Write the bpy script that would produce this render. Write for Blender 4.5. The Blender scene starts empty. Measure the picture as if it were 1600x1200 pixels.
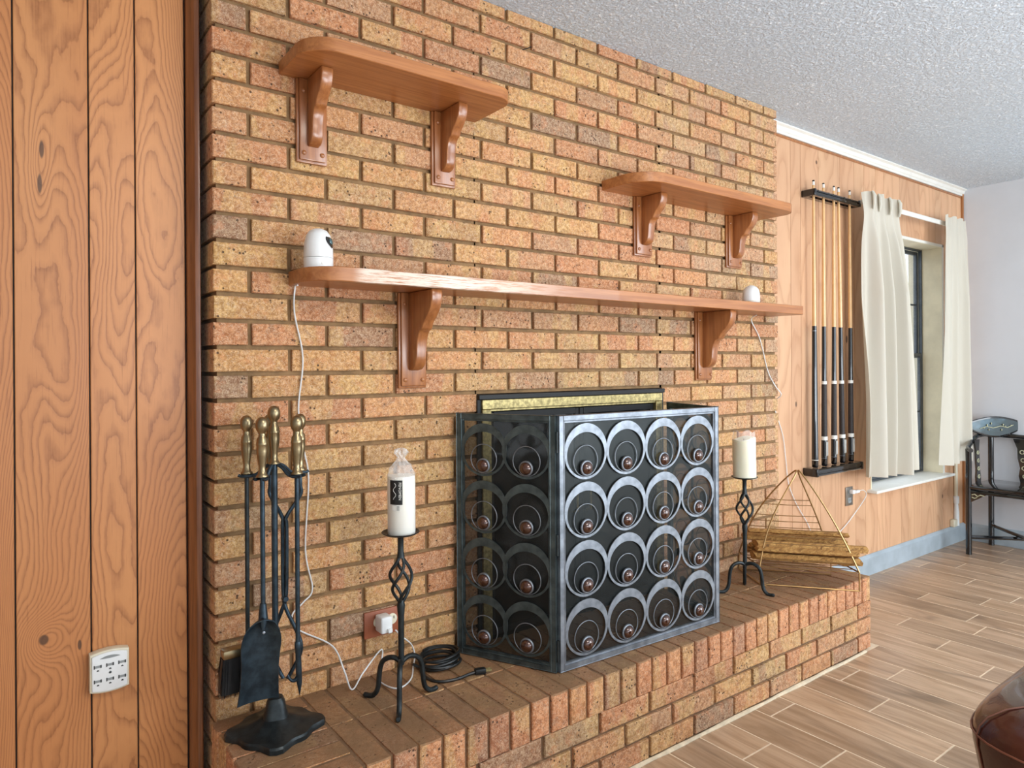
import bpy, bmesh, math, random
from mathutils import Vector, Matrix
from mathutils import noise as mnoise
random.seed(7)
PI = math.pi
sc = bpy.context.scene
COL = sc.collection

# ------------------------------------------------------------------ camera
cam_d = bpy.data.cameras.new('camera')
cam = bpy.data.objects.new('camera', cam_d); COL.objects.link(cam)
cam_d.sensor_width = 36.0
cam_d.lens = 1078.0 / 1600 * 36
cam_d.shift_y = -27.32 / 1600
cam_d.clip_start = .02
YAW = .638565
cam.matrix_world = (Matrix.Translation((-.4088, -1.8016, 1.165)) @ Matrix.Rotation(-YAW, 4, 'Z')
                    @ Matrix.Rotation(PI / 2, 4, 'X') @ Matrix.Rotation(-.0061, 4, 'Z'))
sc.camera = cam

# ------------------------------------------------------------------ world and lights
def srgb(r, g, b):
    def f(c):
        c /= 255.0
        return c / 12.92 if c <= .04045 else ((c + .055) / 1.055) ** 2.4
    return (f(r), f(g), f(b), 1.0)

w = bpy.data.worlds.new('world'); sc.world = w; w.use_nodes = True
bg = w.node_tree.nodes['Background']
bg.inputs[1].default_value = 1.8
_t = w.node_tree                              # overcast sky above the horizon, duller ground below it
_g = _t.nodes.new('ShaderNodeTexCoord'); _s = _t.nodes.new('ShaderNodeSeparateXYZ'); _r = _t.nodes.new('ShaderNodeValToRGB')
_m = _t.nodes.new('ShaderNodeMath'); _m.operation = 'MULTIPLY_ADD'; _m.inputs[1].default_value = .5; _m.inputs[2].default_value = .5
_r.color_ramp.elements[0].position = .46; _r.color_ramp.elements[0].color = (.56, .60, .64, 1)
_r.color_ramp.elements[1].position = .52; _r.color_ramp.elements[1].color = (.80, .90, 1.0, 1)
_t.links.new(_g.outputs['Generated'], _s.inputs[0]); _t.links.new(_s.outputs[2], _m.inputs[0]); _t.links.new(_m.outputs[0], _r.inputs[0]); _t.links.new(_r.outputs[0], bg.inputs[0])

def area(name, loc, look, sx, sy, power, color):
    d = bpy.data.lights.new(name, 'AREA'); d.shape = 'RECTANGLE'; d.size = sx; d.size_y = sy
    d.energy = power; d.color = color
    o = bpy.data.objects.new(name, d); COL.objects.link(o)
    o.location = loc
    o.rotation_euler = (Vector(look) - Vector(loc)).to_track_quat('-Z', 'Y').to_euler()
    return o
area('patio_door_light', (3.3, -3.5, 1.25), (2.7, 0, 1.1), 2.2, 1.9, 105, (.84, .93, 1.0))
area('warm_ceiling_fill', (.6, -2.3, 2.26), (.6, -2.0, 0), .9, .9, 30, (1.0, .90, .78))  # warm fill added overhead, no fixture known there
area('ceiling_uplight_fill', (1.0, -3.0, .95), (1.3, -2.6, 2.3), 1.4, 1.4, 78, (.90, .95, 1.0))  # unseen upward light added to brighten the ceiling

sc.view_settings.view_transform = 'Standard'
sc.view_settings.look = 'None'
sc.view_settings.gamma = 1.0
sc.view_settings.use_curve_mapping = False
sc.view_settings.exposure = 0.0

# ------------------------------------------------------------------ materials
def nodes_of(name):
    m = bpy.data.materials.new(name); m.use_nodes = True
    nt = m.node_tree; return m, nt, nt.nodes['Principled BSDF']

class N:
    """tiny helper for node trees"""
    def __init__(s, nt): s.nt = nt
    def add(s, typ, **kw):
        n = s.nt.nodes.new(typ)
        for k, v in kw.items(): setattr(n, k, v)
        return n
    def link(s, a, b): s.nt.links.new(a, b)
    def val(s, sock, v):
        if hasattr(v, 'node'): s.link(v, sock)
        else: sock.default_value = v
    def math(s, op, a, b=0.0, c=0.0, clamp=False):
        n = s.add('ShaderNodeMath', operation=op, use_clamp=clamp)
        s.val(n.inputs[0], a); s.val(n.inputs[1], b); s.val(n.inputs[2], c)
        return n.outputs[0]
    def mix(s, fac, a, b, blend='MIX'):
        n = s.add('ShaderNodeMix', data_type='RGBA', blend_type=blend)
        s.val(n.inputs[0], fac); s.val(n.inputs[6], a); s.val(n.inputs[7], b)
        return n.outputs[2]
    def noise(s, vec, scale, detail=3, rough=.5, dist=0.0):
        n = s.add('ShaderNodeTexNoise'); s.link(vec, n.inputs['Vector'])
        n.inputs['Scale'].default_value = scale; n.inputs['Detail'].default_value = detail
        n.inputs['Roughness'].default_value = rough; n.inputs['Distortion'].default_value = dist
        return n.outputs[0]
    def ramp(s, fac, stops, interp='LINEAR'):
        n = s.add('ShaderNodeValToRGB'); n.color_ramp.interpolation = interp
        e = n.color_ramp.elements
        while len(e) < len(stops): e.new(.5)
        for i, (p, c) in enumerate(stops):
            e[i].position = p
            e[i].color = c if len(c) == 4 else (*c, 1)
        s.link(fac, n.inputs[0]); return n.outputs[0]
    def step(s, v, lo, hi):
        n = s.add('ShaderNodeMapRange', interpolation_type='SMOOTHSTEP')
        s.val(n.inputs[0], v); n.inputs[1].default_value = lo; n.inputs[2].default_value = hi
        return n.outputs[0]
    def pos(s): return s.add('ShaderNodeNewGeometry').outputs['Position']
    def obj(s): return s.add('ShaderNodeTexCoord').outputs['Object']
    def rnd(s): return s.add('ShaderNodeObjectInfo').outputs['Random']
    def ocol(s): return s.add('ShaderNodeObjectInfo').outputs['Color']
    def scale(s, vec, sx, sy, sz, off=None):
        n = s.add('ShaderNodeMapping'); s.link(vec, n.inputs[0])
        n.inputs['Scale'].default_value = (sx, sy, sz)
        if off is not None:
            c = s.add('ShaderNodeCombineXYZ')
            for i in range(3): s.val(c.inputs[i], off[i])
            s.link(c.outputs[0], n.inputs['Location'])
        return n.outputs[0]
    def bump(s, h, strength, dist, p, normal=None):
        n = s.add('ShaderNodeBump'); n.inputs['Strength'].default_value = strength
        n.inputs['Distance'].default_value = dist; s.link(h, n.inputs['Height'])
        if normal is not None: s.link(normal, n.inputs['Normal'])
        s.link(n.outputs[0], p.inputs['Normal']); return n.outputs[0]

def simple(name, col, rough=.5, metal=0.0, var=.12, vscale=14, bump=0.0, bscale=60, coat=0.0, bdist=.002, sheen=0.0):
    m, nt, p = nodes_of(name); n = N(nt)
    g = n.noise(n.obj(), vscale, 4, .6)
    c = n.mix(n.step(g, .3, .7), tuple(x * (1 - var) for x in col[:3]) + (1,), tuple(min(1, x * (1 + var)) for x in col[:3]) + (1,))
    n.link(c, p.inputs['Base Color'])
    p.inputs['Roughness'].default_value = rough; p.inputs['Metallic'].default_value = metal
    p.inputs['Coat Weight'].default_value = coat
    p.inputs['Sheen Weight'].default_value = sheen
    if bump: n.bump(n.noise(n.obj(), bscale, 4, .6), bump, bdist, p)
    return m

def brick_mat(name, vertex=False, dust=0.0):
    m, nt, p = nodes_of(name); n = N(nt)
    r = n.rnd(); P = n.pos()
    off = (n.math('MULTIPLY', r, 13.0), n.math('MULTIPLY', r, 7.0), n.math('MULTIPLY', r, 5.0))
    base = n.add('ShaderNodeVertexColor', layer_name='tint').outputs[0] if vertex else n.ocol()
    blk = n.noise(n.scale(P, 1.0, 1.0, .22, off), 9.5, 1, .4)
    ochre = n.mix(.60, base, srgb(204, 162, 92))
    c = n.mix(n.math('MULTIPLY', n.step(blk, .53, .57), .9), base, ochre)
    red = n.mix(.45, base, srgb(196, 110, 68))
    blk2 = n.noise(n.scale(P, 1.0, 1.0, .35, (off[1], off[0], off[2])), 10, 2, .5)
    c = n.mix(n.math('MULTIPLY', n.step(blk2, .58, .68), .7), c, red)
    fine = n.noise(P, 78, 7, .80)
    c = n.mix(n.step(fine, .40, .62), n.mix(.55, c, (.17, .07, .028, 1)), n.mix(.22, c, (.90, .70, .42, 1)))
    c = n.mix(n.math('MULTIPLY', n.step(n.noise(P, 24, 5, .7), .50, .64), .42), c, (.58, .23, .10, 1))
    c = n.mix(n.math('MULTIPLY', n.step(n.noise(P, 17, 5, .7, .8), .56, .70), .45), c, (.24, .13, .075, 1))
    wormy = n.noise(P, 75, 3, .6, 1.6)
    line = n.math('SUBTRACT', 1.0, n.step(n.math('ABSOLUTE', n.math('SUBTRACT', wormy, .5)), .0, .035))
    c = n.mix(n.math('MULTIPLY', line, .45), c, (.82, .66, .48, 1))
    v = n.add('ShaderNodeTexVoronoi'); n.link(P, v.inputs['Vector']); v.inputs['Scale'].default_value = 78
    dots = n.math('SUBTRACT', 1.0, n.step(v.outputs['Distance'], .14, .30))
    gate = n.step(n.noise(P, 21, 3), .53, .60)
    pit = n.math('MULTIPLY', dots, gate)
    c = n.mix(n.math('MULTIPLY', pit, .88), c, (.05, .025, .014, 1))
    if dust:
        nz = n.add('ShaderNodeSeparateXYZ'); n.link(n.add('ShaderNodeNewGeometry').outputs['True Normal'], nz.inputs[0])   # dust lies on the tops
        up = n.step(nz.outputs[2], .3, .8)
        c = n.mix(n.math('MULTIPLY', up, n.math('MULTIPLY_ADD', n.step(n.noise(P, 9, 4, .6), .3, .7), .35, dust)), c, srgb(128, 98, 68))
    n.link(c, p.inputs['Base Color'])
    p.inputs['Roughness'].default_value = .82
    h = n.math('SUBTRACT', n.math('ADD', n.math('MULTIPLY', fine, .6), n.noise(P, 38, 3, .6)), n.math('MULTIPLY', pit, .8))
    n.bump(h, .75, .0042, p)
    return m
M = {}
M['brick'] = brick_mat('brick_mat')
M['brick_v'] = brick_mat('brick_tinted_mat', True)
M['brick_top'] = brick_mat('brick_dusty_mat', False, .62)
M['mortar'] = simple('mortar_mat', srgb(128, 100, 68), .92, var=.25, vscale=22, bump=.7, bscale=150, bdist=.002)
M['hearth_mortar'] = simple('hearth_mortar_mat', srgb(122, 94, 68), .92, var=.25, vscale=22, bump=.7, bscale=150, bdist=.002)

def wood_panel(name, light, mid, dark, freq, knots=(), gscale=1.0, rough=.42):
    """cathedral oak grain: contour lines of a stretched noise field, bent round each knot"""
    m, nt, p = nodes_of(name); n = N(nt)
    P = n.pos(); r = n.rnd()
    off = (n.math('MULTIPLY', r, 31.0), 0.0, n.math('MULTIPLY', r, 17.0))
    sep = n.add('ShaderNodeSeparateXYZ'); n.link(P, sep.inputs[0])
    x, y, z = sep.outputs
    h = n.noise(n.scale(P, 4.2 * gscale, 4.2, 1.0 * gscale, off), 1.0, 1.5, .35)
    h = n.math('ADD', h, n.math('MULTIPLY', x, .75))
    h = n.math('ADD', h, n.math('MULTIPLY', n.noise(n.scale(P, 15 * gscale, 15, 6.5 * gscale, off), 1.0, 2, .5), .05))
    h = n.math('ADD', h, n.math('MULTIPLY', n.noise(n.scale(P, 90, 90, 42, off), 1.0, 2, .6), .006))
    kn = None
    for kx, kz, rr, amp, ex in knots:
        dx = n.math('DIVIDE', n.math('SUBTRACT', x, kx), rr); dz = n.math('DIVIDE', n.math('SUBTRACT', z, kz), rr * ex)
        d2 = n.math('ADD', n.math('MULTIPLY', dx, dx), n.math('MULTIPLY', dz, dz))
        h = n.math('ADD', h, n.math('MULTIPLY', n.math('EXPONENT', n.math('MULTIPLY', d2, -.05)), amp))
        k = n.math('SUBTRACT', 1.0, n.step(d2, .5, 1.4))
        kn = k if kn is None else n.math('MAXIMUM', kn, k)
    s = n.math('FRACT', n.math('MULTIPLY', h, freq))
    line = n.ramp(s, [(0.0, (.3,) * 3), (.25, (.02,) * 3), (.55, (.12,) * 3), (.80, (.62,) * 3), (.94, (1,) * 3), (1.0, (.3,) * 3)])
    fib = n.noise(n.scale(P, 260, 260, 9, off), 1.0, 3, .6)
    big = n.noise(n.scale(P, 3, 3, .7, off), 1.0, 2)
    c = n.mix(n.step(big, .3, .7), light, mid)
    g = n.math('MULTIPLY', line, n.math('MULTIPLY_ADD', fib, 1.0, .12), clamp=True)
    c = n.mix(g, c, dark)
    c = n.mix(n.math('MULTIPLY', n.step(fib, .55, .75), .35), c, dark)
    if kn is not None: c = n.mix(n.math('MULTIPLY', kn, .85), c, srgb(72, 48, 34))
    tint = n.math('MULTIPLY_ADD', r, .16, .92)
    c = n.mix(1.0, c, n.add('ShaderNodeCombineColor').outputs[0], 'MULTIPLY')
    cc = nt.nodes[-1]
    for q in [q for q in nt.nodes if q.bl_idname == 'ShaderNodeCombineColor']:
        for i in range(3): n.link(tint, q.inputs[i])
    n.link(c, p.inputs['Base Color'])
    p.inputs['Roughness'].default_value = rough
    n.bump(n.math('SUBTRACT', n.math('MULTIPLY', fib, .3), g), .25, .0008, p)
    return m
M['oak'] = wood_panel('oak_panel_mat', srgb(202, 140, 88), srgb(188, 122, 72), srgb(134, 78, 44), 56.0,
                      knots=((-.3315, .548, .0095, .16, 1.25), (-.330, 1.667, .0045, .05, 4.5), (-.334, 1.588, .0045, .05, 5.0), (-.262, .52, .004, .03, 3.0)))
M['pine'] = wood_panel('pine_panel_mat', srgb(216, 172, 134), srgb(206, 160, 124), srgb(184, 136, 100), 12.0, knots=((2.95, 2.20, .008, .1, 1.3), (4.42, .32, .008, .15, 1.6), (2.75, .97, .007, .1, 2.0), (3.24, 1.30, .01, .1, 2.0)), rough=.5)

def stained(name, light, dark, rough=.25, coat=.35, axis='X'):
    m, nt, p = nodes_of(name); n = N(nt)
    O = n.pos()
    sc_ = {'X': (3, 60, 60), 'Z': (60, 60, 3)}[axis]
    g = n.noise(n.scale(O, *sc_), 1.0, 4, .6, .6)
    f = n.noise(n.scale(O, *[v * 4 for v in sc_]), 1.0, 3, .6)
    c = n.mix(n.step(g, .3, .72), light, dark)
    c = n.mix(n.math('MULTIPLY', n.step(f, .5, .7), .35), c, tuple(v * .6 for v in dark[:3]) + (1,))
    n.link(c, p.inputs['Base Color'])
    p.inputs['Roughness'].default_value = rough; p.inputs['Coat Weight'].default_value = coat
    p.inputs['Coat Roughness'].default_value = .18
    n.bump(f, .15, .0008, p)
    return m
M['shelf'] = stained('shelf_wood_mat', srgb(182, 120, 68), srgb(154, 94, 50), rough=.42, coat=.2)
M['shelf_end'] = stained('bracket_wood_mat', srgb(168, 108, 62), srgb(140, 84, 46), rough=.28, axis='Z')
M['trim_wood'] = stained('dark_trim_mat', srgb(140, 86, 48), srgb(104, 58, 30), rough=.3, axis='Z')
M['far_trim'] = stained('honey_trim_mat', srgb(176, 116, 66), srgb(146, 90, 50), rough=.4, axis='Z')

# mantel board: same wood, front edge painted pale at left for scratched glossy reflection
m, nt, p = nodes_of('mantel_wood_mat'); n = N(nt); O = n.pos()
g = n.noise(n.scale(O, 3, 60, 60), 1.0, 4, .6, .6)
c = n.mix(n.step(g, .3, .72), srgb(178, 118, 70), srgb(150, 92, 52))
sp = n.add('ShaderNodeSeparateXYZ'); n.link(O, sp.inputs[0])
edge = n.math('MULTIPLY', n.math('MULTIPLY', n.step(sp.outputs[0], .30, .345), n.math('SUBTRACT', 1.0, n.step(sp.outputs[0], .62, 1.1))), n.math('SUBTRACT', 1.0, n.step(sp.outputs[1], -.155, -.150)))
scr = n.step(n.noise(n.scale(O, 14, 10, 260), 1.0, 4, .7), .34, .56)
c = n.mix(n.math('MULTIPLY', n.math('MULTIPLY', edge, scr), .85), c, srgb(222, 206, 190))
n.link(c, p.inputs['Base Color']); p.inputs['Roughness'].default_value = .38; p.inputs['Coat Weight'].default_value = .2
M['mantel'] = m

# floor tiles
m, nt, p = nodes_of('floor_tile_mat'); n = N(nt); P = n.pos(); r = n.rnd()
off = (n.math('MULTIPLY', r, 23.0), n.math('MULTIPLY', r, 11.0), 0.0)
g = n.noise(n.scale(P, 26, 2.6, 1, off), 1.0, 5, .62, 1.1)
g2 = n.noise(n.scale(P, 7, 1.5, 1, off), 1.0, 3, .5, 1.5)
f = n.noise(n.scale(P, 160, 10, 1, off), 1.0, 3, .6)
c = n.mix(n.step(g, .3, .7), srgb(192, 162, 134), srgb(156, 126, 98))
c = n.mix(n.math('MULTIPLY', n.step(g2, .55, .75), .65), c, srgb(106, 84, 66))
c = n.mix(n.math('MULTIPLY', n.step(f, .5, .75), .3), c, srgb(190, 150, 116))
br = n.math('MULTIPLY_ADD', r, .35, .82)
cc = n.add('ShaderNodeCombineColor')
for i in range(3): n.link(br, cc.inputs[i])
c = n.mix(1.0, c, cc.outputs[0], 'MULTIPLY')
n.link(c, p.inputs['Base Color']); p.inputs['Roughness'].default_value = .30
n.bump(n.math('ADD', g, f), .12, .001, p)
M['tile'] = m
M['grout'] = simple('grout_mat', srgb(226, 206, 178), .9, var=.1)
M['caulk'] = simple('caulk_mat', srgb(206, 190, 164), .8, var=.15, vscale=30, bump=.4, bscale=90)

# ceiling
m, nt, p = nodes_of('popcorn_ceiling_mat'); n = N(nt); P = n.pos()
a = n.noise(P, 78, 5, .68); b = n.noise(P, 190, 3, .6)
v = n.add('ShaderNodeTexVoronoi', feature='SMOOTH_F1'); n.link(P, v.inputs['Vector']); v.inputs['Scale'].default_value = 95
h = n.math('ADD', n.math('MULTIPLY', n.step(a, .40, .64), 1.0), n.math('MULTIPLY', n.math('SUBTRACT', 1.0, v.outputs['Distance']), .7))
h = n.math('ADD', h, n.math('MULTIPLY', b, .35))
n.link(n.mix(n.step(a, .35, .6), srgb(206, 218, 230), srgb(238, 247, 255)), p.inputs['Base Color'])
p.inputs['Roughness'].default_value = .95
n.bump(h, 1.0, .0048, p)
M['ceiling'] = m

M['paint'] = simple('grey_wall_paint', srgb(206, 209, 214), .6, var=.03, vscale=3, bump=.15, bscale=40)
M['white_paint'] = simple('white_trim_paint', srgb(226, 224, 216), .45, var=.04)
M['base_paint'] = simple('baseboard_grey_paint', srgb(164, 176, 184), .4, var=.12, vscale=7)
M['ivory_paint'] = simple('jamb_ivory_paint', srgb(226, 214, 184), .5, var=.10, vscale=5)
M['iron'] = simple('black_iron_mat', srgb(44, 50, 52), .42, .55, var=.35, vscale=40, bump=.25, bscale=120)
M['iron_blue'] = simple('blued_iron_mat', srgb(50, 64, 74), .40, .65, var=.4, vscale=30, bump=.2, bscale=90)
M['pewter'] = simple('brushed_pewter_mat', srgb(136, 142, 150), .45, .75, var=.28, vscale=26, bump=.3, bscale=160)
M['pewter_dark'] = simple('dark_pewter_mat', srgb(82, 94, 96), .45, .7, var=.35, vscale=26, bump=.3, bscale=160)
M['brass'] = simple('antique_brass_mat', srgb(146, 130, 100), .30, .95, var=.18, vscale=30)
M['fire_brass'] = simple('worn_brass_mat', srgb(176, 160, 112), .5, .8, var=.4, vscale=70, bump=.3, bscale=150)
M['wire_brass'] = simple('wire_brass_mat', srgb(178, 144, 98), .34, .85, var=.15)
M['black'] = simple('matte_black_mat', srgb(16, 16, 17), .6, var=.2)
M['gloss_black'] = simple('gloss_black_mat', srgb(14, 14, 16), .12, var=.2, coat=.6)
M['firebox'] = simple('firebox_soot_mat', srgb(30, 27, 25), .95, var=.4, vscale=9)
M['knob'] = simple('amber_knob_mat', srgb(72, 40, 26), .12, .25, var=.4, vscale=60, coat=1.0)
M['white_plastic'] = simple('white_plastic_mat', srgb(226, 228, 228), .3, var=.03)
M['ivory_plastic'] = simple('ivory_plastic_mat', srgb(222, 214, 190), .35, var=.05)
M['slot'] = simple('slot_black_mat', srgb(52, 54, 54), .5, var=.1)
M['slot_grey'] = simple('slot_grey_mat', srgb(140, 144, 144), .5, var=.1)
M['plate_brown'] = simple('brown_plate_mat', srgb(150, 84, 56), .5, var=.15)
M['steel'] = simple('steel_plate_mat', srgb(150, 142, 132), .35, .8, var=.15)
M['cord_black'] = simple('black_cord_mat', srgb(24, 26, 26), .45, var=.2)
M['cue_wood'] = simple('cue_maple_mat', srgb(222, 178, 122), .25, var=.08, coat=.5)
M['cue_wrap'] = simple('cue_wrap_mat', srgb(44, 36, 34), .6, var=.3, vscale=200)
M['leather'] = simple('oxblood_leather_mat', srgb(62, 28, 22), .24, var=.25, vscale=8, bump=.35, bscale=140, coat=.3, bdist=.001)
M['leather_seam'] = simple('leather_piping_mat', srgb(112, 68, 52), .4, var=.2)
M['bristle'] = simple('bristle_mat', srgb(14, 15, 18), .55, var=.4, vscale=90)
M['label_black'] = simple('label_black_mat', srgb(22, 24, 26), .4, var=.05)
M['label_white'] = simple('label_white_mat', srgb(228, 228, 222), .5, var=.05)

m, nt, p = nodes_of('candle_wax_mat')
p.inputs['Base Color'].default_value = srgb(236, 230, 206); p.inputs['Roughness'].default_value = .42
p.inputs['Subsurface Weight'].default_value = .35; p.inputs['Subsurface Radius'].default_value = (.02, .015, .008); p.inputs['Subsurface Scale'].default_value = .6
M['wax_cream'] = m
m, nt, p = nodes_of('white_wax_mat')
p.inputs['Base Color'].default_value = srgb(238, 236, 226); p.inputs['Roughness'].default_value = .35
p.inputs['Subsurface Weight'].default_value = .3; p.inputs['Subsurface Radius'].default_value = (.02, .018, .012); p.inputs['Subsurface Scale'].default_value = .5
M['wax_white'] = m

def film(name, col, rough, alpha, metal=0.0):
    m, nt, p = nodes_of(name); n = N(nt)
    p.inputs['Base Color'].default_value = col; p.inputs['Roughness'].default_value = rough
    p.inputs['Metallic'].default_value = metal
    t = n.add('ShaderNodeBsdfTransparent'); mx = n.add('ShaderNodeMixShader')
    mx.inputs[0].default_value = alpha
    n.link(t.outputs[0], mx.inputs[1]); n.link(p.outputs[0], mx.inputs[2])
    n.link(mx.outputs[0], nt.nodes['Material Output'].inputs[0]); return m
M['plastic_film'] = film('clear_film_mat', srgb(240, 240, 238), .12, .28)
M['pane'] = film('window_glass_mat', srgb(235, 240, 245), .02, .12)
M['insert_glass'] = film('smoked_glass_mat', srgb(16, 17, 18), .08, .75)
# fine black fire-screen mesh: about half open
m, nt, p = nodes_of('spark_mesh_mat'); n = N(nt)
p.inputs['Base Color'].default_value = srgb(46, 50, 50); p.inputs['Roughness'].default_value = .4; p.inputs['Metallic'].default_value = .6
t = n.add('ShaderNodeBsdfTransparent'); mx = n.add('ShaderNodeMixShader')
cl = n.noise(n.obj(), 5, 2, .5, 1.5)
n.link(n.math('MULTIPLY_ADD', cl, .25, .52), mx.inputs[0])
n.link(t.outputs[0], mx.inputs[1]); n.link(p.outputs[0], mx.inputs[2]); n.link(mx.outputs[0], nt.nodes['Material Output'].inputs[0])
M['mesh'] = m
# curtain cloth
m, nt, p = nodes_of('curtain_cloth_mat'); n = N(nt)
p.inputs['Base Color'].default_value = srgb(224, 219, 206); p.inputs['Roughness'].default_value = .85; p.inputs['Sheen Weight'].default_value = .2
tr = n.add('ShaderNodeBsdfTranslucent'); tr.inputs[0].default_value = srgb(228, 222, 208); mx = n.add('ShaderNodeMixShader'); mx.inputs[0].default_value = .35
wv = n.noise(n.scale(n.obj(), 500, 500, 500), 1.0, 2); n.bump(wv, .15, .0006, p)
n.link(p.outputs[0], mx.inputs[1]); n.link(tr.outputs[0], mx.inputs[2]); n.link(mx.outputs[0], nt.nodes['Material Output'].inputs[0])
M['curtain'] = m
# split firewood
m, nt, p = nodes_of('firewood_mat'); n = N(nt); O = n.obj()
g = n.noise(n.scale(O, 6, 90, 90), 1.0, 5, .65, .8)
c = n.ramp(g, [(.3, srgb(98, 66, 34)[:3]), (.48, srgb(170, 124, 66)[:3]), (.7, srgb(206, 164, 98)[:3])])
n.link(c, p.inputs['Base Color']); p.inputs['Roughness'].default_value = .8; n.bump(g, .6, .004, p)
M['firewood'] = m
# lacquer back panel with inlay: dark teal clouds
m, nt, p = nodes_of('painted_lacquer_mat'); n = N(nt); O = n.obj()
g = n.noise(O, 6, 3); c = n.ramp(g, [(.38, srgb(14, 22, 24)[:3]), (.54, srgb(26, 50, 54)[:3]), (.70, srgb(84, 116, 132)[:3])])
n.link(c, p.inputs['Base Color']); p.inputs['Roughness'].default_value = .3; p.inputs['Coat Weight'].default_value = .3
M['lacquer'] = m
M['inlay'] = simple('pearl_inlay_mat', srgb(204, 202, 168), .3, .2, var=.15)

# ------------------------------------------------------------------ geometry helpers
class MB:
    def __init__(s): s.bm = bmesh.new()
    def _new(s, before): return [v for v in s.bm.verts if v.index == -1 or v not in before]
    def box(s, lo, hi, bev=0.0, seg=1, mat=None):
        lo = Vector(lo); hi = Vector(hi); c = (lo + hi) / 2; d = hi - lo
        t = bmesh.new()
        bmesh.ops.create_cube(t, size=1, matrix=Matrix.Translation(c) @ Matrix.Diagonal((d.x, d.y, d.z, 1)))
        if bev: bmesh.ops.bevel(t, geom=t.edges[:], offset=min(bev, min(d) * .49), segments=seg, profile=.5, affect='EDGES')
        if mat is not None: bmesh.ops.transform(t, matrix=mat, verts=t.verts[:])
        s.merge(t); return s
    def merge(s, t):
        me = bpy.data.meshes.new('tmp'); t.to_mesh(me); t.free(); s.bm.from_mesh(me); bpy.data.meshes.remove(me)
    def tube(s, pts, r, seg=8, closed=False, cap=True):
        pts = [Vector(p) for p in pts]; n = len(pts)
        rr = r if isinstance(r, (list, tuple)) else [r] * n
        rings = []; up = None
        for i, p in enumerate(pts):
            a = pts[(i - 1) % n] if (closed or i > 0) else p
            b = pts[(i + 1) % n] if (closed or i < n - 1) else p
            t = (b - a).normalized()
            if up is None:
                up = t.orthogonal().normalized()
            up = (up - t * up.dot(t))
            up = up.normalized() if up.length > 1e-6 else t.orthogonal().normalized()
            sd = t.cross(up)
            rings.append([s.bm.verts.new(p + (up * math.cos(2 * PI * k / seg) + sd * math.sin(2 * PI * k / seg)) * rr[i]) for k in range(seg)])
        m_ = n if closed else n - 1
        for i in range(m_):
            A, B = rings[i], rings[(i + 1) % n]
            for k in range(seg):
                s.bm.faces.new((A[k], A[(k + 1) % seg], B[(k + 1) % seg], B[k]))
        if cap and not closed:
            s.bm.faces.new(rings[0][::-1]); s.bm.faces.new(rings[-1])
        return s
    def lathe(s, prof, c, seg=20, axis='Z'):
        c = Vector(c); rings = []
        for r, h in prof:
            ring = []
            for k in range(seg):
                a = 2 * PI * k / seg
                v = Vector((r * math.cos(a), r * math.sin(a), h))
                if axis == 'Y': v = Vector((v.x, v.z, v.y))
                if axis == 'X': v = Vector((v.z, v.x, v.y))
                ring.append(s.bm.verts.new(c + v))
            rings.append(ring)
        for A, B in zip(rings, rings[1:]):
            for k in range(seg): s.bm.faces.new((A[k], A[(k + 1) % seg], B[(k + 1) % seg], B[k]))
        s.bm.faces.new(rings[0][::-1]); s.bm.faces.new(rings[-1]); return s
    def prism(s, poly, lo, hi, fr, bev=0.0, seg=2):
        """poly: 2-D outline; fr(a, b, t) -> point; extruded from t=lo to t=hi"""
        t = bmesh.new()
        A = [t.verts.new(fr(a, b, lo)) for a, b in poly]; B = [t.verts.new(fr(a, b, hi)) for a, b in poly]
        t.faces.new(A[::-1]); t.faces.new(B); k = len(poly)
        for i in range(k): t.faces.new((A[i], A[(i + 1) % k], B[(i + 1) % k], B[i]))
        bmesh.ops.recalc_face_normals(t, faces=t.faces[:])
        if bev:
            ed = [e for e in t.edges if len(e.link_faces) == 2 and (len(e.link_faces[0].verts) > 4 or len(e.link_faces[1].verts) > 4)]
            bmesh.ops.bevel(t, geom=ed, offset=bev, segments=seg, profile=.5, affect='EDGES')
        s.merge(t); return s
    def grid(s, f, nu, nv, closed_u=False):
        g = [[s.bm.verts.new(f(i / (nu if closed_u else nu - 1), j / (nv - 1))) for j in range(nv)] for i in range(nu)]
        for i in range(nu if closed_u else nu - 1):
            for j in range(nv - 1):
                a = g[i]; b = g[(i + 1) % nu]
                s.bm.faces.new((a[j], b[j], b[j + 1], a[j + 1]))
        return s
    def build(s, name, mat, parent=None, smooth=40, solid=0.0):
        root = parent
        org = Vector((0, 0, 0))
        while root is not None:
            org += root.location; root = root.parent
        bmesh.ops.recalc_face_normals(s.bm, faces=s.bm.faces[:])
        if solid:
            bmesh.ops.solidify(s.bm, geom=s.bm.faces[:], thickness=solid)
            bmesh.ops.recalc_face_normals(s.bm, faces=s.bm.faces[:])
        bmesh.ops.translate(s.bm, verts=s.bm.verts[:], vec=-org)
        me = bpy.data.meshes.new(name); s.bm.to_mesh(me); s.bm.free()
        if smooth:
            me.polygons.foreach_set('use_smooth', [True] * len(me.polygons)); me.set_sharp_from_angle(angle=math.radians(smooth))
        if mat is not None: me.materials.append(mat)
        o = bpy.data.objects.new(name, me); COL.objects.link(o)
        if parent: o.parent = parent
        return o

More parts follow.
